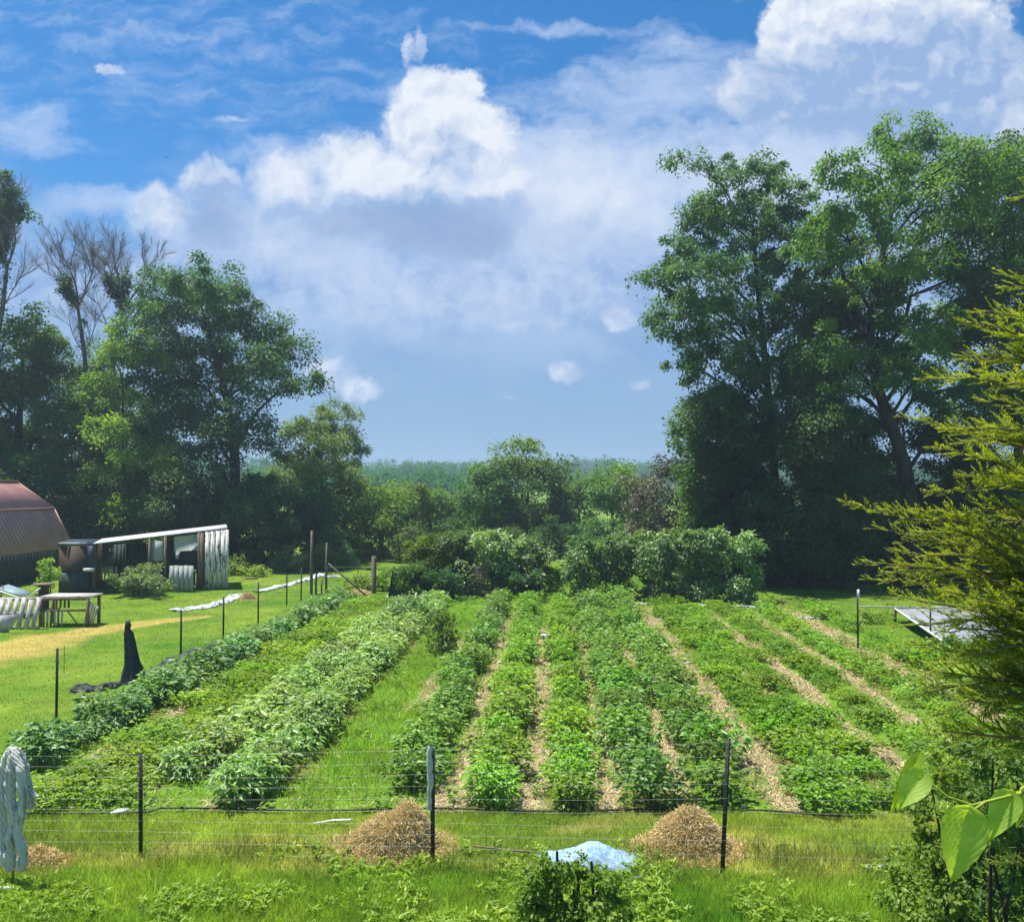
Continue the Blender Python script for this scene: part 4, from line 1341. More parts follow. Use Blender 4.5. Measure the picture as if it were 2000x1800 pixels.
# ---- lean-to shed
def shed():
    base = np.array([-17.0, 43.0, 0])
    t = thing('shed', base, 'ramshackle lean-to shed with thin white roof edge and whitewashed end boards', 'shed')
    A, B_, C_ = P(112, 1063, 41.4), P(182, 1064, 41.6), P(444, 1032, 43.8)
    A[2] = B_[2]
    back = np.array([-1.15, 3.4, .02])

    def sheet(p, q, name, mat, th=.05):
        mb = MB()
        d = np.array([0, 0, th])
        mb.hexa([p, q, q + back, p + back, p + d, q + d, q + back + d, p + back + d])
        mb.build(name, M[mat], parent=t)
    sheet(B_ + [0, 0, .03], C_ + [0, 0, .0], 'roof', 'whitemetal', .05)
    sheet(A, B_ + [0, 0, -.02], 'tarp_cover', 'bluetarp', .07)
    mb = MB()
    mb.beam(B_ + [0, -.03, .06], C_ + [0, -.03, .04], .02, .055)
    mb.build('fascia', M['whitemetal'], parent=t)
    mb = MB()
    mb.beam(A + [.1, -.04, .1], B_ + [-.3, -.05, .1], .05, .05)
    mb.build('cover_edge', M['whitemetal'], parent=t)

    def front(px0, px1, y0, y1, name, mat, d=42, th=.06, dy=0.0, dy1=None):
        """upright panel filling a window of the front as it appears"""
        a, b = P(px0, y1, d + dy), P(px1, y1, d + (dy if dy1 is None else dy1))
        top = P(px0, y0, d + dy)[2]
        a[2] = max(a[2], .0) if y1 < 1150 else 0
        b[2] = a[2]
        mb = MB()
        k = np.array([0, th, 0])
        u = np.array([0, 0, top - a[2]])
        mb.hexa([a, b, b + k, a + k, a + u, b + u, b + k + u, a + k + u])
        return mb.build(name, M[mat], parent=t)
    front(114, 170, 1066, 1160, 'plywood_front', 'darkply', 41.6)
    front(114, 172, 1118, 1162, 'lower_panel', 'darkgreen', 41.5)
    front(170, 182, 1066, 1110, 'tarp_curtain', 'bluetarp', 41.45)
    mb = MB()
    mb.box(P(174, 1112, 41.3), (.42, .3, .14))
    mb.build('white_box', M['whitemetal'], parent=t)
    # back wall with gaps so daylight shows through
    mb = MB()
    x = -20.3
    r = random.Random(3)
    while x < -15.3:
        w = r.uniform(.14, .24)
        f = (x + 20.3) / 7
        top = 2.05 + .45 * f
        if not (.10 < f < .27):
            mb.box((x + w / 2, 45.3 + .05 * r.random(), top / 2), (w, .03, top))
        else:
            mb.box((x + w / 2, 45.3, top / 2 + .62), (w, .03, top - 1.3))
        x += w + r.uniform(.01, .05)
    mb.build('back_wall', M['darkgreen'], parent=t)
    mb = MB()
    mb.box((-20.9, 43.5, 1.1), (.05, 3.6, 2.2))
    mb.build('side_wall', M['darkply'], parent=t)
    # posts
    for px, d in ((183, 41.7), (291, 42.4), (322, 42.6), (388, 43.2), (441, 43.6)):
        mb = MB()
        p = P(px, 1000, d)
        f = (px - 182) / 262
        mb.box((p[0], d + .1, (B_[2] + (C_[2] - B_[2]) * f) / 2), (.11, .11, B_[2] + (C_[2] - B_[2]) * f - .02))
        mb.build('post', M['oldwood'], parent=t)
    # inside pallets seen under the roof
    for k, px in enumerate(range(196, 228, 7)):
        front(px, px + 3.5, 1106, 1135, 'pallet_slat', 'greyboard', 43.5)
    front(192, 228, 1132, 1160, 'low_pallet', 'oldwood', 43.4)
    # curtain, hanging cloth, gate
    front(291, 317, 1056, 1095, 'hanging_sheet', 'greyboard', 42.6)
    # ragged hanging cloth
    mb = MB()
    pr = [(340, 1048), (386, 1043), (386, 1074), (352, 1076), (348, 1092), (343, 1090), (340, 1072)]
    V = [P(a, b, 42.75) for a, b in pr] + [P(a, b, 42.75) + [0, .05, 0] for a, b in pr]
    n = len(pr)
    mesh_obj('hanging_cloth', V, [np.array([[i, (i + 1) % n, n + (i + 1) % n, n + i] for i in range(n)]), np.array([[0, i, i + 1] for i in (1, 2)] + [[0, 3, 4], [0, 4, 5], [0, 5, 6]] + [[n, n + i + 1, n + i] for i in (1, 2, 3, 4, 5)])], M['greyboard'], parent=t, loc=base)
    mb = MB()
    for k in range(5):
        p = P(337 + k * 9.4, 1000, 42.3)
        mb.box((p[0], 42.3, .62), (.205, .04, 1.24 + .03 * (k % 2)))
    for z in (.25, 1.0):
        a, b = P(335, 1000, 42.36), P(384, 1000, 42.36)
        mb.box(((a[0] + b[0]) / 2, 42.36, z), (b[0] - a[0], .05, .09))
    mb.build('gate', M['greyboard'], parent=t)
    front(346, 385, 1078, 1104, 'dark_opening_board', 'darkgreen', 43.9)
    # whitewashed end boards
    r = random.Random(8)
    for k, (px, w) in enumerate([(390, 8), (401, 10), (412, 9), (422, 9), (432, 9), (440, 7)]):
        mb = MB()
        d = 43.3 + k * .06
        p = P(px + w / 2, 1000, d)
        top = B_[2] + (C_[2] - B_[2]) * ((px - 182) / 262) - .04
        bt = r.uniform(.02, .10)
        ww = w * d / F * .96
        mb.box((p[0], d, (top + bt) / 2), (ww, .04, top - bt), ry=r.uniform(-.012, .012))
        mb.build('end_board', M['oldwood' if k == 0 else 'whitewash'], parent=t)
    mb = MB()
    mb.beam(P(424, 1066, 43.45), P(440, 1098, 43.5), .12, .04)
    mb.build('cross_board', M['oldwood'], parent=t)


shed()


def pallet(base, w, h, lean, label, slats=6, ragged=False):
    """pallet stood on edge, leaning back"""
    t = thing('pallet', base, label, 'pallet')
    b = np.array(base, float)
    r = random.Random(int(abs(b[0]) * 10))
    for z in (.06, .5, .95):
        mb = MB()
        zz = z * h
        mb.box(b + [0, .07 + lean * zz, zz], (w, .09, .10))
        mb.build('stringer', M['palletwood'], parent=t)
    for k in range(slats):
        mb = MB()
        x = -w / 2 + (k + .5) * w / slats
        hh = h * (1 if not ragged else r.uniform(.93, 1.04))
        mb.box(b + [x + r.uniform(-.02, .02), lean * hh / 2, hh / 2], (w / slats * r.uniform(.55, .72), .025, hh), rx=-math.atan(lean), ry=r.uniform(-.03, .03) + .10)
        mb.build('slat', M['palletwood'], parent=t)
    return t


p = P(34, 1000, 31.2)
pallet((p[0], 31.2, 0), 1.55, 1.08, .22, 'weathered white pallet stood on edge beside the pallet table', 6, True)
p = P(14, 1000, 30.7)
mb = MB()
V = [(-.55, 0, 0), (.15, 0, 0), (.55, .1, .62), (-.5, .1, .55)]
mb.hexa([np.array((a + p[0], y + 30.6, z)) for y in (0, .04) for a, yy, z in V][0:4] + [np.array((a + p[0], y + 30.64, z)) for y in (0,) for a, yy, z in V])
put('board', 'broken pale board propped against the front of the upright pallet', 'board', mb, 'palletwood', (p[0], 30.6, 0))

# pallet table
b = np.array([P(138, 1000, 32.2)[0], 32.2, 0])
t = thing('pallet_table', b, 'rough work table built of pallets with a pale flat top', 'table')
mb = MB()
mb.box(b + [.05, .1, 1.06], (1.78, 1.0, .05))
mb.build('tabletop', M['palletwood'], parent=t)
mb = MB()
for yy in (-.36, .5):
    mb.box(b + [0, yy, .99], (1.7, .06, .09))
mb.box(b + [0, -.36, .58], (1.65, .06, .07))
mb.build('rail', M['oldwood'], parent=t)
for xx in (-.84, .84):
    for yy in (-.36, .5):
        mb = MB()
        mb.box(b + [xx, yy, .5], (.09, .09, 1.0))
        mb.build('leg', M['oldwood'], parent=t)
for k in range(6):
    mb = MB()
    mb.box(b + [-.70 + k * .13, -.42, .30], (.06, .025, .58), ry=.02 * (k % 3))
    mb.build('slat', M['palletwood' if k % 2 else 'oldwood'], parent=t)
for k in range(4):
    mb = MB()
    mb.box(b + [-.70 + k * .15, .46, .76], (.07, .025, .40))
    mb.build('slat', M['oldwood'], parent=t)
for k in range(5):
    mb = MB()
    mb.box(b + [.80 + k * .055, -.38 + k * .05, .47 - k * .03], (.05, .03, .95 - k * .06), ry=.12 + .04 * k)
    mb.build('side_slat', M['palletwood'], parent=t)
mb = MB()
mb.beam(b + [.15, -.4, .55], b + [.5, -.38, .08], .05, .03)
mb.build('brace', M['oldwood'], parent=t)

# leaning sheet and crossing pole behind the pallet
b = np.array([P(30, 1000, 34.0)[0], 34.0, 0])
t = thing('sawhorse', b, 'tilted blue-grey sheet resting on crossed white poles', 'sawhorse')
mb = MB()
a0, a1, a2, a3 = P(-6, 1150, 34), P(45, 1166, 34), P(62, 1158, 35), P(16, 1142, 35)
k = np.array([0, 0, .03])
mb.hexa([a0, a1, a2, a3, a0 + k, a1 + k, a2 + k, a3 + k])
mb.build('sheet', M['bluegrey'], parent=t)
for q0, q1 in (((-6, 1152), (60, 1176)), ((48, 1172), (79, 1148))):
    mb = MB()
    a, c = P(*q0, 33.9), P(*q1, 33.9)
    mb.beam(a, c, .05, .05)
    mb.build('pole', M['whitemetal'], parent=t)
for x in (-.7, .45):
    mb = MB()
    mb.beam(b + [x, .1, 0], b + [x + .1, .3, 1.2 - .35 * (x + .7)], .05, .05)
    mb.build('leg', M['oldwood'], parent=t)
# spool table
b = np.array([P(88, 1000, 36.5)[0], 36.5, 0])
t = thing('spool_table', b, 'round brown wooden spool table between pallets and shed', 'table')
for z, rad, nm in ((.98, .42, 'tabletop'), (.55, .34, 'lower_disc')):
    mb = MB()
    mb.tube([b + [0, 0, z], b + [0, 0, z + .001], b + [0, 0, z + .05], b + [0, 0, z + .051]], [.01, rad, rad, .01], 18)
    mb.build(nm, M['oldwood'], parent=t)
mb = MB()
mb.tube([b, b + [0, 0, 1.0]], [.2, .2], 12)
mb.build('drum', M['darkply'], parent=t)


# ---- white plastic sheeting lying on the lawn, crumpled
def sheeting(name, path, w, label, seed, mat='whiteplastic', rise=.10):
    r = np.random.default_rng(seed)
    path = np.array([G(a, b) for a, b in path])
    n, m = 70, 12
    s = np.linspace(0, 1, n)
    seg = np.linspace(0, 1, len(path))
    c = np.stack([np.interp(s, seg, path[:, i]) for i in range(3)], 1)
    tg = unit(np.gradient(c, axis=0))
    sd = np.stack([-tg[:, 1], tg[:, 0], tg[:, 2] * 0], 1)
    W = w * (.7 + .6 * fbm(s, s * 0 + seed, 7, seed))
    v = np.linspace(-.5, .5, m)
    X = c[:, None] + sd[:, None] * (v[None, :, None] * W[:, None, None])
    X[..., 2] = terrain(X[..., 0], X[..., 1]) + .045 + rise * (fbm(X[..., 0], X[..., 1], 3.2, seed) ** 2) * 1.6
    X[:, [0, -1], 2] = terrain(X[:, [0, -1], 0], X[:, [0, -1], 1]) + .03
    X[..., :2] += r.normal(0, .02, X[..., :2].shape)
    V = X.reshape(-1, 3)
    i = (np.arange(n - 1)[:, None] * m + np.arange(m - 1)[None]).reshape(-1)
    q = np.stack([i, i + 1, i + m + 1, i + m], 1)
    o = mesh_obj(name, V, q, M[mat], loc=c[n // 2] * [1, 1, 0], smooth=True)
    return tag(o, label, 'plastic sheet')


sheeting('plastic_sheet', [(335, 1194), (400, 1187), (440, 1176), (462, 1163)], .6, 'crumpled white plastic sheeting on the lawn behind the two nearer fence posts', 1)
sheeting('plastic_sheet', [(500, 1156), (560, 1144), (600, 1132), (632, 1122)], .45, 'long crumpled white plastic strip leading to the corner posts', 2)
sheeting('plastic_sheet', [(632, 1128), (660, 1126)], .5, 'short white plastic strip just past the corner posts', 3)
sheeting('plastic_sheet', [(590, 1108), (632, 1110)], .7, 'small white plastic scrap beyond the corner posts', 4)
sheeting('plastic_sheet', [(1235, 1179), (1330, 1181), (1420, 1184), (1500, 1188)], .35, 'narrow white plastic strip along the far end of the rows by the thicket', 5, rise=.05)
sheeting('plastic_sheet', [(755, 1166), (850, 1167), (925, 1168)], .3, 'narrow white plastic strip at the foot of the painted hedge shade', 6, rise=.05)
sheeting('plastic_sheet', [(1530, 1208), (1620, 1209)], .25, 'thin pale strip lying in the shade beside the reddish path', 7, rise=.03)
for i, (px, py, w, l, mt, lab) in enumerate([(1070, 1248, .5, .4, 'whiteplastic', 'white block lying in the straw path among the light green peppers'),
                                             (388, 1355, .5, .35, 'cardboard', 'flat piece of cardboard among the yellow-green potatoes, far piece'),
                                             (375, 1360, .2, .3, 'cardboard', 'small cardboard scrap beside the larger piece'),
                                             (1345, 1297, .35, .15, 'whiteplastic', 'thin white scrap on the straw next to the bean rows'),
                                             (1708, 1702, .26, .12, 'whiteplastic', 'white scrap on the dry grass below the cedar'),
                                             (235, 1592, .22, .18, 'whiteplastic', 'white scrap by the hose end of the potato row'),
                                             (490, 1130, .8, .5, 'oldwood', 'flat brown board lying on the far lawn'),
                                             (1450, 1583, .09, .06, 'bluetarp', 'small blue fitting beside the black hose')]):
    g = G(px, py)
    mb = MB()
    h = .14 if i == 0 else .03
    V = np.array([(-w / 2, -l / 2, 0), (w / 2, -l / 2 * .8, 0), (w / 2 * .9, l / 2, 0), (-w / 2 * .85, l / 2, 0)]) + g + [0, 0, .04 + gz(g)]
    mb.hexa(list(V) + list(V + np.array([[0, 0, h], [0, .01, h * 1.5], [0, 0, h], [.02, 0, h * .8]])))
    put('block' if i == 0 else ('board' if i == 6 else ('hose_fitting' if i == 7 else 'scrap')), lab, 'debris', mb, mt, g)


# ---- fences
def tpost(mb, x, y, h, lean=(0, 0)):
    z = float(terrain(x, y))
    a, b = np.array([x, y, z - .1]), np.array([x + lean[0], y + lean[1], z + h])
    mb.beam(a, b, .055, .012, up=(0, 1, 0))
    mb.beam(a + [0, -.012, 0], b + [0, -.012, 0], .014, .034, up=(0, 1, 0))
    for s in np.arange(.15, .98, .06):
        c = a + (b - a) * s
        mb.box(c + [0, -.028, 0], (.02, .012, .012))


def front_fence():
    pts = [(-160, 1665, 1465), (275, 1672, 1472), (845, 1685, 1460), (1410, 1706, 1445), (2050, 1725, 1440)]
    B = [G(a, b) for a, b, c in pts]
    base = B[1]
    t = thing('wire_fence', base, 'woven wire fence on dark steel posts in front of the garden', 'fence')
    tops = []
    for i, (a, b, c) in enumerate(pts):
        g = B[i]
        h = P(a, c, g[1])[2]
        ln = (.0, 0) if i != 3 else (.10, .02)
        ln = (-.02, 0) if i == 1 else ln
        mb = MB()
        tpost(mb, g[0], g[1], h, ln)
        tops.append(np.array([g[0] + ln[0], g[1] + ln[1], h]))
        o = mb.build('post', M['tpost'], parent=t)
        if i == 3:
            o['label'] = 'dark steel post leaning slightly, next to the hay pile'
    mb = MB()
    # nine line wires and stay wires between the posts
    for i in range(4):
        a, b = B[i], B[i + 1]
        ta, tb = tops[i], tops[i + 1]
        r = random.Random(i)
        for k in range(10):
            f = .99 - k * .105
            pa, pb_ = a + (ta - a) * f, b + (tb - b) * f
            s = np.linspace(0, 1, 9)[:, None]
            q = pa + (pb_ - pa) * s + np.array([0, -.035, 0])
            q[:, 2] -= np.sin(s[:, 0] * math.pi) * r.uniform(.0, .03)
            mb.tube(q, .0013, 3)
        for s in np.arange(.02, .99, .04):
            lo = a + (b - a) * s + [0, -.036, .05]
            hi = ta + (tb - ta) * s + [0, -.036, -.02]
            mb.tube([lo, hi], .0015, 3)
    mb.build('wire_mesh', M['wire'], parent=t)
    return B, tops


FB, FT = front_fence()
# clouded plastic wrapped around the middle post
mb = MB()
b, tp = FB[2], FT[2]
zs = np.linspace(0, 1, 16)
rw = random.Random(4)
mb.tube([b + (tp - b) * (.47 + .55 * s) + np.array([-.035 + rw.uniform(-.012, .012), -.03, 0]) for s in zs], [.012 + .034 * (1 - .6 * abs(s - .75)) * rw.uniform(.6, 1.15) for s in zs], 9)
put('plastic_wrap', 'clouded plastic sleeve wrapped around the top of the middle fence post', 'plastic', mb, 'plasticwrap', b, smooth=True)


def side_fence():
    P0 = [((110, 1405), 1265), ((353, 1285), 1190), ((436, 1255), 1165), ((504, 1225), 1137), ((560, 1182), 1123), ((588, 1185), 1107)]
    base = G(353, 1285)
    t = thing('side_fence', base, 'line of thin dark steel posts with fine wire between lawn and garden', 'fence')
    tops = []
    for (g, top) in P0:
        q = G(*g)
        h = P(g[0], top, q[1])[2]
        mb = MB()
        tpost(mb, q[0], q[1], h)
        mb.build('post', M['tpost'], parent=t)
        tops.append(q + [0, 0, h])
    mb = MB()
    for a, b in zip(tops[:-1], tops[1:]):
        for f in (.95, .6):
            lo = np.array([a[0], a[1], a[2] * f])
            hi = np.array([b[0], b[1], b[2] * f])
            mb.tube([lo, (lo + hi) / 2 - [0, 0, .04], hi], .002, 3)
    mb.build('wire', M['wire'], parent=t)
    mb = MB()
    q = G(125, 1315)
    mb.tube([q, q + [0, 0, .75]], .008, 5)
    mb.build('thin_stake', M['tpost'], parent=t)


side_fence()
# limp black netting along the foot of the side fence
sheeting('black_netting', [(300, 1322), (360, 1290), (430, 1262), (470, 1248)], .5, 'limp black netting slumped along the foot of the side fence', 8, mat='blackcloth', rise=.2)


def corner_posts():
    base = G(625, 1165)
    t = thing('corner_brace', base, 'group of weathered wooden corner posts with a slanting brace', 'fence')
    for px, top, bot, w in ((608, 1036, 1160, .15), (617, 1120, 1160, .11), (637, 1060, 1162, .12), (628, 1130, 1160, .08)):
        g = G(px, bot)
        h = P(px, top, g[1])[2]
        mb = MB()
        mb.tube([g - [0, 0, .1], g + [0, 0, h * .5], g + [.02, 0, h]], [w / 2, w / 2.1, w / 2.3], 8, cap=True)
        mb.build('post', M['post'], parent=t)
    mb = MB()
    mb.beam(P(641, 1100, 40.5), P(716, 1166, 40.5) + [0, 0, .05], .06, .06)
    mb.build('brace', M['post'], parent=t)
    g = G(730, 1160)
    mb = MB()
    mb.tube([g - [0, 0, .1], g + [0, 0, P(730, 1086, g[1])[2]]], [.12, .11], 8, cap=True)
    mb.build('post', M['post'], parent=t)
    mb = MB()
    for z in (.5, .9, 1.3):
        mb.tube([P(637, 1100, 40.6) * [1, 1, 0] + [0, 0, z], P(730, 1100, 41.2) * [1, 1, 0] + [0, 0, z]], .004, 3)
    mb.build('wire', M['wire'], parent=t)


corner_posts()
t = thing('hedge_shade', (P(840, 1000, 40.2)[0], 40.2, 0), 'dark sheets on added posts painting the shaded front of the pale shrubs', 'fence')  # dark sheets on added posts stand in for the hedge's shaded lower front
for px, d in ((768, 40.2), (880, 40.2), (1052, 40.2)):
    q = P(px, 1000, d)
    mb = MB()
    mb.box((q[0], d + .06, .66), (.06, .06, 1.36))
    mb.build('post', M['post'], parent=t)  # post added to carry the dark shade sheets
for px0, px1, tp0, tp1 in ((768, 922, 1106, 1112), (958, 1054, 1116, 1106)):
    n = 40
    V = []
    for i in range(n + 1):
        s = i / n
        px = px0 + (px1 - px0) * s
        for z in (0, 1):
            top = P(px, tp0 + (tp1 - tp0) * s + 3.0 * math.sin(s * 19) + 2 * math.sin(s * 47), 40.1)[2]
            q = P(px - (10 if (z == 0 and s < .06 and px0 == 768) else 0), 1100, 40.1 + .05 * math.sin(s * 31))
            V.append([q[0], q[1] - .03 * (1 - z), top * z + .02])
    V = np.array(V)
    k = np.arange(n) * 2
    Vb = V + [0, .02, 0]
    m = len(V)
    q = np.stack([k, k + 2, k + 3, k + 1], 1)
    mesh_obj('cloth', np.concatenate([V, Vb]), np.concatenate([q, q[:, ::-1] + m]), M['hedgeshade'], parent=t, loc=np.array(t.location))  # dark sheet, its colour is the painted shade under the hedge
# lattice
mb = MB()
a, b2 = P(920, 1114, 39.9), P(954, 1114, 39.9)
w = b2[0] - a[0]
cx = (a[0] + b2[0]) / 2
for k in range(6):
    mb.box((a[0] + w * (k + .5) / 6, 39.9, .68), (.045, .015, 1.3))
for k in range(9):
    mb.box((cx, 39.88, .12 + k * .15), (w, .015, .05))
mb.box((cx, 39.88, 1.36), (w + .1, .05, .06))
put('lattice_panel', 'brown wooden lattice panel between the two painted shade sections', 'lattice', mb, 'oldwood', (cx, 39.9, 0))

# east end: posts, rail, grey sheet roof
EF = thing('east_fence', G(1676, 1268), 'thin dark steel posts with one rail at the shaded east corner, nearest post tipped white', 'fence')
for i, (px, bot, top) in enumerate(((1676, 1268, 1152), (1818, 1262, 1184))):
    g = G(px, bot)
    h = P(px, top, g[1])[2]
    mb = MB()
    tpost(mb, g[0], g[1], h)
    mb.build('post', M['tpost'], parent=EF)
    if i == 0:
        mb = MB()
        mb.box(g + [.02, -.02, h - .12], (.06, .05, .28))
        mb.build('white_cap', M['whitemetal'], parent=EF)
mb = MB()
mb.beam(P(1678, 1184, 30), P(1830, 1187, 30), .03, .05)
mb.build('rail', M['greyboard'], parent=EF)
c0, c1, c2, c3 = P(1748, 1188, 33), P(1935, 1186, 36), P(2010, 1262, 27), P(1842, 1252, 26.5)
base = np.array([(c0 + c2)[0] / 2, 30.5, 0])
t = thing('low_shelter', base, 'low shelter with a grey sheet roof half hidden behind the cedar', 'shelter')
mb = MB()
k = np.array([0, 0, -.05])
mb.hexa([c0 + k, c3 + k, c2 + k, c1 + k, c0, c3, c2, c1])
mb.build('roof', M['greyroof'], parent=t)
mb = MB()
mb.beam(c0 + [-.03, 0, .02], c3 + [-.03, 0, .02], .06, .06)
mb.beam(c0 + [0, 0, .03], c1 + [0, 0, .03], .06, .06)
mb.build('roof_edge', M['whitemetal'], parent=t)
for c in (c0, c1, c2, c3):
    mb = MB()
    mb.box((c[0], c[1], (c[2] - .06) / 2), (.08, .08, c[2] - .06))
    mb.build('leg', M['oldwood'], parent=t)

# ---- black cloth draped over a stake, trailing on the grass
def draped_cloth():
    g = G(262, 1336)
    d = g[1]
    prof = [(1213, 250, 4), (1219, 250, 8), (1228, 249, 7), (1234, 251, 11), (1250, 253, 13), (1270, 256, 15), (1290, 259, 17), (1305, 262, 22), (1320, 262, 27), (1332, 263, 31), (1338, 263, 34)]
    V = []
    n = 28
    r = random.Random(2)
    for i, (py, cx, hw) in enumerate(prof):
        c = P(cx, py, d)
        w = hw * d / F * .62
        z = max(c[2], .02) if i < len(prof) - 1 else .01
        for k in range(n):
            a = k / n * 2 * math.pi
            f = 1 + .24 * math.sin(a * 5 + i * .3) * min(1, i / 3) + .12 * math.sin(a * 9 + i * .9 + math.sin(i))
            V.append([c[0] + w * 1.15 * math.cos(a) * f, d + w * .9 * math.sin(a) * f, z])
    q = []
    for i in range(len(prof) - 1):
        for k in range(n):
            q.append([i * n + k, (i + 1) * n + k, (i + 1) * n + (k + 1) % n, i * n + (k + 1) % n])
    tpv = len(V)
    V.append(list(P(250, 1211, d)))
    tt = [[k, (k + 1) % n, tpv] for k in range(n)]
    o = mesh_obj('draped_cloth', V, [np.array(q), np.array(tt)], M['blackcloth'], loc=g, smooth=True)
    tag(o, 'black netting draped over a stake on the lawn like a hooded figure', 'cloth')
    # flap at the shoulder
    mb = MB()
    a = P(243, 1228, d - .1)
    mb.hexa([a, a + [.12, 0, 0], a + [.12, .03, 0], a + [0, .03, 0], a + [.03, 0, .2], a + [.14, 0, .22], a + [.14, .03, .22], a + [.03, .03, .2]])
    o2 = mb.build('flap', M['blackcloth'], parent=None, loc=g)
    o2.location = (0, 0, 0)
    o2.parent = o


draped_cloth()
sheeting('trailing_cloth', [(140, 1349), (190, 1346), (240, 1338)], .5, 'black netting lying flat on the lawn beside the draped stake', 9, mat='blackcloth', rise=.12)


# ---- hay piles
def hay_pile(px, py, wpx, hpx, label, seed, skew=0., n=9000):
    g = G(px, py)
    g[2] = gz(g)
    d = g[1]
    R, H = wpx * d / F / 2, hpx * d / F * .70
    r = np.random.default_rng(seed)
    t = thing('hay_pile', g, label, 'hay pile')
    a = np.linspace(0, 2 * math.pi, 49)[:-1]
    s = np.linspace(0, 1, 16)
    V = []

    def hgt(x, y):
        q = np.sqrt((x / R) ** 2 + (y / (R * .8)) ** 2)
        h = (.22 * np.clip(1 - q, 0, 1) + .74 * np.clip(1 - q * q * 1.5, 0, 1) ** .9) * (.50 + .96 * fbm(x + seed, y, 2.4, seed)) + .12 * np.exp(-((q - .7) / .25) ** 2) * fbm(x, y + seed, 2, seed + 1)
        return H * h
    for k in s:
        x, y = R * k * np.cos(a), R * .8 * k * np.sin(a)
        x = x + skew * (1 - k) * R
        V.append(np.stack([x, y, hgt(x - skew * (1 - k) * R, y) * 1.0], 1))
    V = np.concatenate(V)
    m = len(a)
    q = [[i * m + j, i * m + (j + 1) % m, (i + 1) * m + (j + 1) % m, (i + 1) * m + j] for i in range(len(s) - 1) for j in range(m)]
    V += r.normal(0, .015, V.shape)
    o = mesh_obj('mound', V + g, np.array(q), M['hay'], parent=t, loc=g, smooth=True)
    # loose stalks
    rad = np.sqrt(r.random(n)) * 1.18
    th = r.random(n) * 2 * math.pi
    x, y = R * rad * np.cos(th), R * .8 * rad * np.sin(th)
    z = hgt(x, y)
    xx = x + skew * (1 - np.minimum(rad, 1)) * R
    c = np.stack([xx, y, z + .012], 1)
    dr = unit(np.stack([np.cos(th) * .5, np.sin(th) * .5, -.35 * (rad < 1)], 1) + r.normal(0, .75, (n, 3)) * [1, 1, .45])
    L = (.08 + .22 * r.random(n) * min(1, R))[:, None]
    sd = unit(np.cross(dr, r.normal(0, 1, (n, 3)))) * .0028
    Vv = np.stack([c - dr * L / 2 - sd, c - dr * L / 2 + sd, c + dr * L / 2 + sd, c + dr * L / 2 - sd], 1).reshape(-1, 3)
    C = np.array([.64, .50, .24]) * (.5 + .85 * r.random(n))[:, None]
    mesh_obj('straw', Vv + g, np.arange(4 * n).reshape(-1, 4), M['straw'], parent=t, loc=g, col=np.repeat(C, 4, 0))
    return t


hay_pile(765, 1655, 205, 108, 'larger hay pile with a spreading skirt, beside the plastic-wrapped post', 3, .12, 22000)
hay_pile(1345, 1660, 180, 108, 'steep orange-brown hay pile beside the leaning fence post', 5, .1, 22000)
hay_pile(484, 1170, 34, 24, 'small round hay mound on the lawn by the white sheeting', 7, 0, 2500)
hay_pile(700, 1160, 50, 14, 'low brown brush mound at the foot of the slanting brace', 9, 0, 2500)
hay_pile(75, 1690, 110, 40, 'low scatter of dry leaves beside the white netting', 11, 0, 5000)


# ---- pale blue tarp thrown over a heap
def tarp():
    g = G(1155, 1690)
    d = g[1]
    R = 100 * d / F
    H = 41 * d / F
    n, m = 90, 60
    u, v = np.meshgrid(np.linspace(-1, 1, n), np.linspace(-1, 1, m))
    x = u * R * 1.02 + .03 * np.sin(v * 5)
    y = v * R * .55
    prof = np.interp(u, [-1, -.72, -.45, -.1, .12, .35, .7, 1], [.06, .30, .62, .97, 1.0, .72, .38, .05])
    z = H * prof * (1 - np.abs(v) ** 2.2) * 1.0
    cr = fbm(u * 3 + v * .7, v * 2 - u, 2.2, 5, 3)
    ridge = 1 - np.abs(2 * fbm(u * 2.1 + v * 1.5, v * 1.2 - u * .8, 2.0, 9, 3) - 1)
    z = np.maximum(z + (cr - .5) * .05 + ridge * .035 - .02, .03)
    edge = (np.abs(u) > .97) | (np.abs(v) > .97)
    z[edge] = .015 + .02 * cr[edge]
    y = y + .08 * R * np.sin(u * 7) * (np.abs(v) > .9)
    V = np.stack([g[0] + x, g[1] + y, gz(g) + z], -1).reshape(-1, 3)
    i = (np.arange(m - 1)[:, None] * n + np.arange(n - 1)[None]).reshape(-1)
    q = np.stack([i, i + 1, i + n + 1, i + n], 1)
    o = mesh_obj('tarp', V, q, M['tarp'], loc=g, smooth=True)
    tag(o, 'pale blue tarp thrown over a low heap behind the near bush', 'tarp')


tarp()


# ---- sticks, hose, stakes, pipe
def tubething(name, pts, rad, mat, label, cat, sides=6):
    mb = MB()
    mb.tube(pts, rad, sides)
    return put(name, label, cat, mb, mat, np.array(pts[0]) * [1, 1, 0])


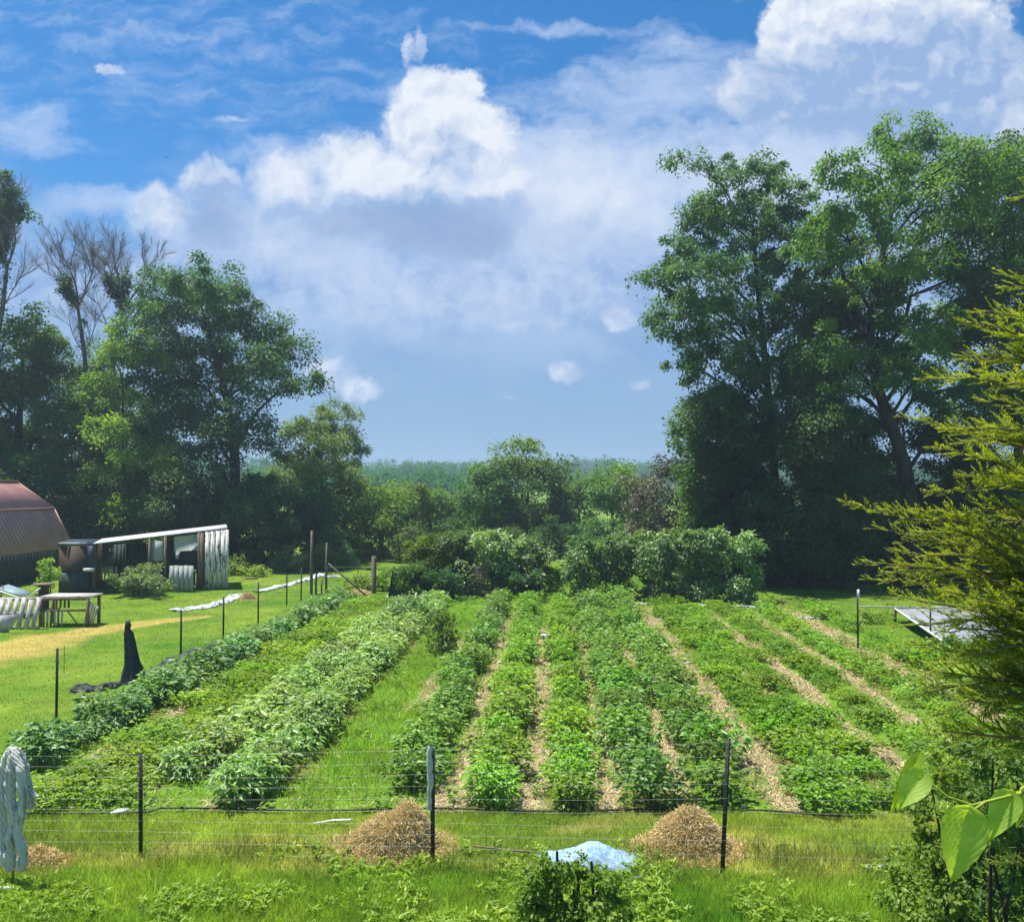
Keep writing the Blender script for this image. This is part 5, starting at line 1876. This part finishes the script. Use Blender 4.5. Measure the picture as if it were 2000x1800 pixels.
tubething('stick', [G(915, 1660) + [0, 0, .07], G(980, 1665) + [0, 0, .05], G(1045, 1672) + [0, 0, .06]], [.012, .016, .012], 'oldwood', 'long weathered stick lying in the grass towards the pale tarp', 'stick')
tubething('stick', [G(612, 1614) + [0, 0, .05], G(650, 1612) + [0, 0, .08], G(686, 1614) + [0, 0, .10]], [.008, .014, .02], 'whitemetal', 'bleached white stick poking out of the larger hay pile', 'stick')
tubething('stick', [P(308, 1668, 12.1), P(352, 1624, 12.5)], [.007, .005], 'oldwood', 'thin dark stick leaning in the grass by the first fence post', 'stick')
hp = []
for i, px in enumerate(range(40, 1690, 25)):
    py = 1587 + 2.5 * math.sin(px * .013) + (px > 1500) * (px - 1500) * .07 + (px < 300) * 7
    q = G(px, py)
    hp.append(q + [0, 0, .05 + gz(q)])
tubething('garden_hose', hp, .017, 'hose', 'black irrigation hose running along the near end of every row', 'hose')
for i, (px, top) in enumerate(((1088, 1662), (1155, 1682))):
    q = P(px, top, 9.75)
    tubething('stake', [(q[0] - .03 + .12 * i, 9.75, 0), (q[0] + .02 * i, 9.75, q[2] * .6), (q[0], 9.75, q[2])], [.018, .017, .015], 'tpost', ('taller dark stake standing in the near bush', 'shorter slanting dark stake in the near bush')[i], 'stake')
tubething('plastic_pipe', [G(-60, 1748) + [0, 0, .08], G(46, 1747) + [0, 0, .08]], .028, 'whitemetal', 'white plastic pipe lying in the grass under the hanging netting', 'pipe', 10)
q = P(325, 308, 70)
mb = MB()
mb.add([q + [-.22, 0, .10], q + [0, -.05, 0], q + [0, .06, 0], q + [.22, 0, .12], q + [0, .16, -.02], q + [0, -.16, -.03]], t=[[0, 1, 2], [1, 3, 2], [1, 2, 4], [1, 5, 2], [5, 1, 4]])
put('bird', 'tiny dark bird flying in the open blue sky above the dead trees', 'bird', mb, 'tpost', q)


# ---- thick white netting rolled into braids and hung over the fence end
def braid():
    d = 11.25
    base = np.array([P(30, 1740, d)[0], d, 0])
    t = thing('hanging_netting', base, 'thick white plant netting hung in knotted braids over a pole', 'netting')
    r = random.Random(6)

    def rope(path, rad, twist, knots, name):
        path = np.array([P(a, b, d + o) for a, b, o in path])
        n = 90
        s = np.linspace(0, 1, n)
        seg = np.linspace(0, 1, len(path))
        c = np.stack([np.interp(s, seg, path[:, i]) for i in range(3)], 1)
        for _ in range(4):
            c[1:-1] = (c[:-2] + 2 * c[1:-1] + c[2:]) / 4
        mb = MB()
        for st in range(5):
            ph = st * 2 * math.pi / 5
            a = s * twist * 2 * math.pi + ph
            off = np.stack([np.cos(a), np.sin(a) * .7, np.sin(a * 2) * .15], 1) * rad * .62
            kn = sum(np.exp(-((s - c0) / .028) ** 2) for c0 in (.22 + .03 * st, .47, .70 + .02 * st, .90))
            rd = rad * (.32 + .13 * np.abs(np.sin(s * knots * .6 * math.pi + st * 1.3)) + .22 * kn + .05 * np.sin(s * 61 + st))
            rd[0] *= .3
            rd[-1] *= .3
            mb.tube(c + off, rd, 9)
        mb.build(name, M['braid'], parent=t, smooth=True)
    rope([(30, 1462, 0), (22, 1500, -.05), (20, 1560, -.08), (30, 1600, -.09), (18, 1650, -.06), (20, 1698, -.05)], .066, 3.2, 11, 'braid')
    rope([(24, 1458, 0), (40, 1500, -.10), (45, 1570, -.12), (34, 1625, -.1), (46, 1665, -.1), (42, 1700, -.08)], .058, 3.5, 12, 'braid')
    rope([(18, 1465, .02), (5, 1500, .0), (3, 1560, -.02), (8, 1640, 0), (10, 1690, .0)], .055, 3.0, 10, 'braid')
    rope([(32, 1460, .04), (48, 1490, .05), (55, 1535, .06), (62, 1560, .06), (58, 1578, .04)], .052, 2.0, 6, 'braid')
    rope([(46, 1535, 0), (60, 1545, 0), (72, 1556, 0)], .035, 1, 3, 'loose_end')
    mb = MB()
    mb.tube([P(26, 1740, d) * [1, 1, 0], P(26, 1462, d)], [.012, .012], 6)
    mb.build('pole', M['oldwood'], parent=t)


braid()


# ---------------------------------------------------------------- foreground cedar, leafy twig, near bush
def cedar():
    r = np.random.default_rng(77)
    d0 = 7.2
    tx = 4.75
    base = np.array([tx, d0, 0.])
    t = thing('cedar_tree', base, 'feathery yellow-green cedar close to the window, its sprays reaching over the garden', 'tree')
    mb = MB()
    zs = np.linspace(0, 8.4, 12)
    mb.tube(np.stack([tx + .06 * np.sin(zs), d0 + .05 * np.cos(zs * 1.3), zs], 1), np.linspace(.17, .02, 12), 8)
    tips = [(1894, 611), (1867, 629), (1886, 708), (1800, 740), (1758, 812), (1833, 840), (1817, 875), (1858, 865), (1808, 967), (1640, 980), (1822, 1001), (1697, 1031), (1753, 1060), (1673, 1102), (1740, 1078), (1687, 1130), (1733, 1159), (1969, 1033), (1967, 1153),
            (1930, 650), (1950, 740), (1905, 780), (1870, 930), (1900, 1010), (1850, 1060), (1905, 1090), (1800, 1110), (1830, 1150), (1780, 1185), (1880, 1180), (1940, 1120), (1700, 1000), (1720, 1120), (1765, 1140),
            (1860, 700), (1920, 860), (1950, 950), (1775, 1040), (1985, 620), (1960, 560)]
    low = [(1740, 1225), (1770, 1260), (1820, 1230), (1755, 1300), (1800, 1320), (1850, 1290), (1760, 1365), (1830, 1390), (1880, 1350), (1790, 1430), (1860, 1440), (1920, 1400), (1960, 1450), (1990, 1300), (1950, 1240), (1910, 1270), (1985, 1180)]
    NC, NA, NN, NL, NW, NT = [], [], [], [], [], []

    def spray(p, L, dirv, up, tone):
        """one feathery branchlet: short scale leaves on both sides of a twig that thins to a point"""
        dirv = unit(dirv)
        side = unit(np.cross(dirv, up))
        m = max(5, int(L / .016))
        s = np.linspace(.06, 1, m)
        bend = np.stack([s * 0, s * 0, -.03 * L * s ** 2], 1)
        ax = p + dirv * (s * L)[:, None] + bend
        for sg in (-1, 1):
            w = (1 - s ** 1.6) * .26 * L + .018
            w = w * (.6 + .7 * r.random(m))
            a = dirv * .95 + side * sg * (.45 + .35 * r.random((m, 1))) + r.normal(0, .13, (m, 3)) + np.asarray(up) * (.15 * r.random((m, 1)))
            NC.append(ax + r.normal(0, .003, (m, 3)))
            NA.append(a)
            NN.append(np.asarray(up) + r.normal(0, .4, (m, 3)))
            NL.append(w * 1.1)
            NW.append(np.full(m, .0075))
            NT.append(np.clip(tone * .5 + .5 * s + r.normal(0, .12, m), 0, 1))
        return ax

    def bough(a, b, rad, wid, tone, dens=.035):
        L = np.linalg.norm(b - a)
        n = 12
        s = np.linspace(0, 1, n)
        q = a + (b - a) * s[:, None]
        q[:, 2] += np.sin(s * math.pi) * L * r.uniform(.03, .10)
        q[1:-1] += r.normal(0, .012, (n - 2, 3))
        mb.tube(q, np.linspace(rad * .7, .002, n), 5)
        k = max(8, int(L / dens))
        for j in range(k):
            u = .12 + .88 * (j + r.random()) / k
            p = np.array([np.interp(u, s, q[:, i]) for i in range(3)])
            dr = unit(b - a)
            ang = r.uniform(0, 2 * math.pi)
            sd = unit(np.cross(dr, [0, 0, 1]))
            upv = np.cross(sd, dr)
            o = sd * math.cos(ang) + upv * math.sin(ang) * .75
            ll = wid * (1 - u) ** .75 * r.uniform(.5, 1.05) + .05
            spray(p, ll, dr * r.uniform(.6, 1.15) + o * r.uniform(.4, 1.0) + r.normal(0, .15, 3) + np.array([0, 0, .14]), unit(upv + o * .2), tone + .25 * r.random() - .1)
        spray(q[-2], .12, b - a, [0, 0, 1], .9)

    for i, (px, py) in enumerate(tips + low):
        lowb = i >= len(tips)
        dd = d0 + r.uniform(-1.0, .9) * (1 if not lowb else .8)
        tip = P(px, py, dd)
        if lowb:
            tip[2] = max(tip[2], .15)
        reach = max(.8, tx - tip[0])
        z0 = float(np.clip(tip[2] - reach * r.uniform(.05, .45) + (.25 if lowb else 0), .15, 8.2))
        a = np.array([tx, d0, z0])
        bough(a, tip, .012 + .010 * reach, .36 if not lowb else .52, .5 if not lowb else .4, .038 if not lowb else .045)
    for i in range(18):   # inner and hidden-side boughs
        z = r.uniform(.3, 8.0)
        ang = r.uniform(0, 2 * math.pi)
        R = (1.7 - z * .12) * r.uniform(.5, 1)
        bough(np.array([tx, d0, z]), np.array([tx + R * math.cos(ang), d0 + R * math.sin(ang), z + r.uniform(0, .5)]), .015, .34, .35, .045)
    C, A, N, L, W, T = map(np.concatenate, (NC, NA, NN, NL, NW, NT))
    V, F3 = leaves(C, A, N, L, W * (1 + 18 * L / 1.8), .1, .05)
    mesh_obj('foliage', V, F3, M['cedar'], parent=t, loc=base, tint=np.repeat(T, 2))
    mb.build('trunk', M['cedarbark'], parent=t, loc=base)


cedar()


def heart_leaf(name, mat, parent, base, axis, nrm, L, W, cup=.12, sweep=0.):
    """broad pointed leaf with a folded midrib and side veins"""
    n, m = 22, 8
    axis, nrm = unit(np.array(axis, float)), np.array(nrm, float)
    side = unit(np.cross(axis, nrm))
    up = np.cross(side, axis)
    V = []
    for i in range(n + 1):
        s = i / n
        w = W / 2 * (math.sin(math.pi * min(1, s ** .62)) ** .8 if s < 1 else 0) * (1 - .38 * s)
        w = max(w, 0)
        for j in range(-m, m + 1):
            v = j / m
            back = -.10 * L * abs(v) ** 1.5 * (1 - s) ** 3 * 1.6
            h = cup * W * abs(v) * .9 - .10 * L * s * s * s - .05 * L * s * s + .018 * W * math.cos((s * 9 + abs(v) * 4.5) * 2 * math.pi / 1.6)
            V.append(np.array(base) + axis * (s * L + back) + side * (v * w + sweep * s * s * L) + up * h)
    q = []
    c = 2 * m + 1
    for i in range(n):
        for j in range(2 * m):
            k = i * c + j
            q.append([k, k + 1, k + c + 1, k + c])
    o = mesh_obj(name, V, np.array(q), mat, parent=parent, loc=np.array(parent.location), smooth=True)
    return o


def vein_mat(name, c1, c2):
    m, b, t = new_mat(name)
    tc = b.new('ShaderNodeTexCoord').outputs['Object']
    n = b.noise(tc, 14, 3, .6, dim='3D')
    n2 = b.noise(tc, 120, 2, .6, dim='3D')
    col = b.mix(b.step(n, .35, .65), c1, c2)
    col = b.mix(b.step(n2, .5, .8, 0, .35), col, tuple(x * .7 for x in c1))
    p = b.new('ShaderNodeBsdfPrincipled')
    b.put(p.inputs['Base Color'], col)
    p.inputs['Roughness'].default_value = .45
    tr = b.new('ShaderNodeBsdfTranslucent')
    b.put(tr.inputs[0], b.mix(1.0, col, (1.5, 1.5, .5), 'MULTIPLY'))
    mx = b.new('ShaderNodeMixShader')
    mx.inputs[0].default_value = .62
    t.links.new(p.outputs[0], mx.inputs[1])
    t.links.new(tr.outputs[0], mx.inputs[2])
    o = b.new('ShaderNodeOutputMaterial')
    t.links.new(mx.outputs[0], o.inputs[0])
    return m


def near_twig():
    d = 2.4
    base = P(2040, 1560, d)
    t = thing('leafy_twig', base, 'thin twig with three large translucent heart-shaped leaves close to the window', 'twig')
    lm = vein_mat('broad_leaf', (.32, .48, .08), (.42, .56, .12))
    ly = vein_mat('young_leaf', (.30, .42, .02), (.40, .50, .03))
    sm = surf('green_stem', (.22, .30, .03), (.32, .38, .05), 30, .6, bump=.2)
    mb = MB()
    mb.tube([P(2060, 1545, d), P(1985, 1550, d), P(1900, 1572, d), P(1850, 1555, d + .02), P(1820, 1530, d + .02), P(1801, 1519, d + .03)], [.005, .0048, .0042, .0036, .003, .0024], 6)
    mb.tube([P(1985, 1550, d), P(1925, 1565, d - .03), P(1888, 1590, d - .05)], [.0036, .003, .0026], 6)
    mb.tube([P(2060, 1500, d), P(1995, 1540, d), P(1990, 1600, d)], [.0055, .005, .0045], 6)
    mb.build('stem', sm, parent=t, loc=base)
    lf = lambda a, b, dd, W, m, nr=(0, -1, .35), cup=.12, sw=0.: heart_leaf('leaf', m, t, P(a[0], a[1], d + dd), P(b[0], b[1], d + dd - .02) - P(a[0], a[1], d + dd), nr, float(np.linalg.norm(P(b[0], b[1], d) - P(a[0], a[1], d))), W * d / F, cup, sw)
    lf((1888, 1590), (1862, 1718), -.05, 94, lm, (-.15, -1, .5))
    lf((1799, 1517), (1750, 1582), .03, 62, lm, (-.5, -1, .5), .2)
    lf((1972, 1556), (1932, 1640), .0, 62, lm, (-.3, -1, .6), .16)
    lf((1790, 1484), (1737, 1588), .06, 34, ly, (-.6, -1, .3), .15)
    lf((1985, 1552), (1990, 1612), .02, 34, ly, (.2, -1, .3), .2)


near_twig()
# bush over stakes in the near grass
shrub('near_bush', 1120, 1830, [(1085, 1682, 30, 18), (1130, 1680, 34, 20), (1060, 1712, 36, 28), (1120, 1735, 56, 40), (1185, 1722, 34, 34), (1070, 1780, 62, 40), (1170, 1785, 60, 40), (1120, 1840, 90, 40), (1040, 1760, 30, 40)],
      'bushgreen', 'dense leafy bush in the near grass, grown up around two dark stakes', .055, 1.9, 301, d=9.8, dj=.22, clump=.085)

for i, (px, d, bl, mt, lab) in enumerate([
        (1860, 9.6, [(1820, 1540, 50, 34), (1870, 1500, 46, 36), (1850, 1590, 60, 44), (1810, 1640, 50, 40), (1890, 1650, 60, 50), (1850, 1720, 70, 50), (1830, 1790, 70, 46)], 'bushgreen', 'yellow-green leafy shrub under the cedar, behind the large heart-shaped leaves'),
        (1960, 8.8, [(1940, 1470, 46, 40), (1985, 1500, 50, 50), (1950, 1570, 60, 50), (1990, 1650, 60, 60), (1930, 1720, 60, 56), (1985, 1780, 70, 60)], 'oak', 'darker leafy shrub filling the corner beneath the cedar'),
        (1780, 10.6, [(1770, 1690, 36, 24), (1800, 1720, 40, 30), (1760, 1750, 40, 30), (1800, 1790, 50, 30)], 'weed', 'low bright leafy shrub where the cedar shade meets the rough grass'),
        (1900, 12.8, [(1860, 1420, 50, 30), (1920, 1440, 60, 40), (1880, 1490, 60, 40), (1960, 1480, 60, 50), (1900, 1550, 80, 40)], 'yellowvine', 'sprawling yellow-green shrub at the cedar end of the wire fence')]):
    shrub('corner_shrub', px, 1900, bl, mt, lab, .06, 1.25, 320 + i, d=d, dj=.35, clump=.12)


# ---------------------------------------------------------------- haze
def haze():
    mb = MB()
    x, y0, y1, z0, z1 = 760, -80, 960, -3.0, 40
    mb.hexa([(-x, y0, z0), (x, y0, z0), (x, y1, z0), (-x, y1, z0), (-x, y0, z1), (x, y0, z1), (x, y1, z1), (-x, y1, z1)])
    m, b, t = new_mat('haze')
    v = b.new('ShaderNodeVolumePrincipled')
    v.inputs['Color'].default_value = (.62, .82, 1, 1)
    v.inputs['Density'].default_value = HAZE
    v.inputs['Anisotropy'].default_value = .3
    o = b.new('ShaderNodeOutputMaterial')
    t.links.new(v.outputs[0], o.inputs['Volume'])
    h = mb.build('haze', m)
    tag(h, 'thin summer haze in the air', 'haze', kind='stuff')


HAZE = 0.0008
haze()
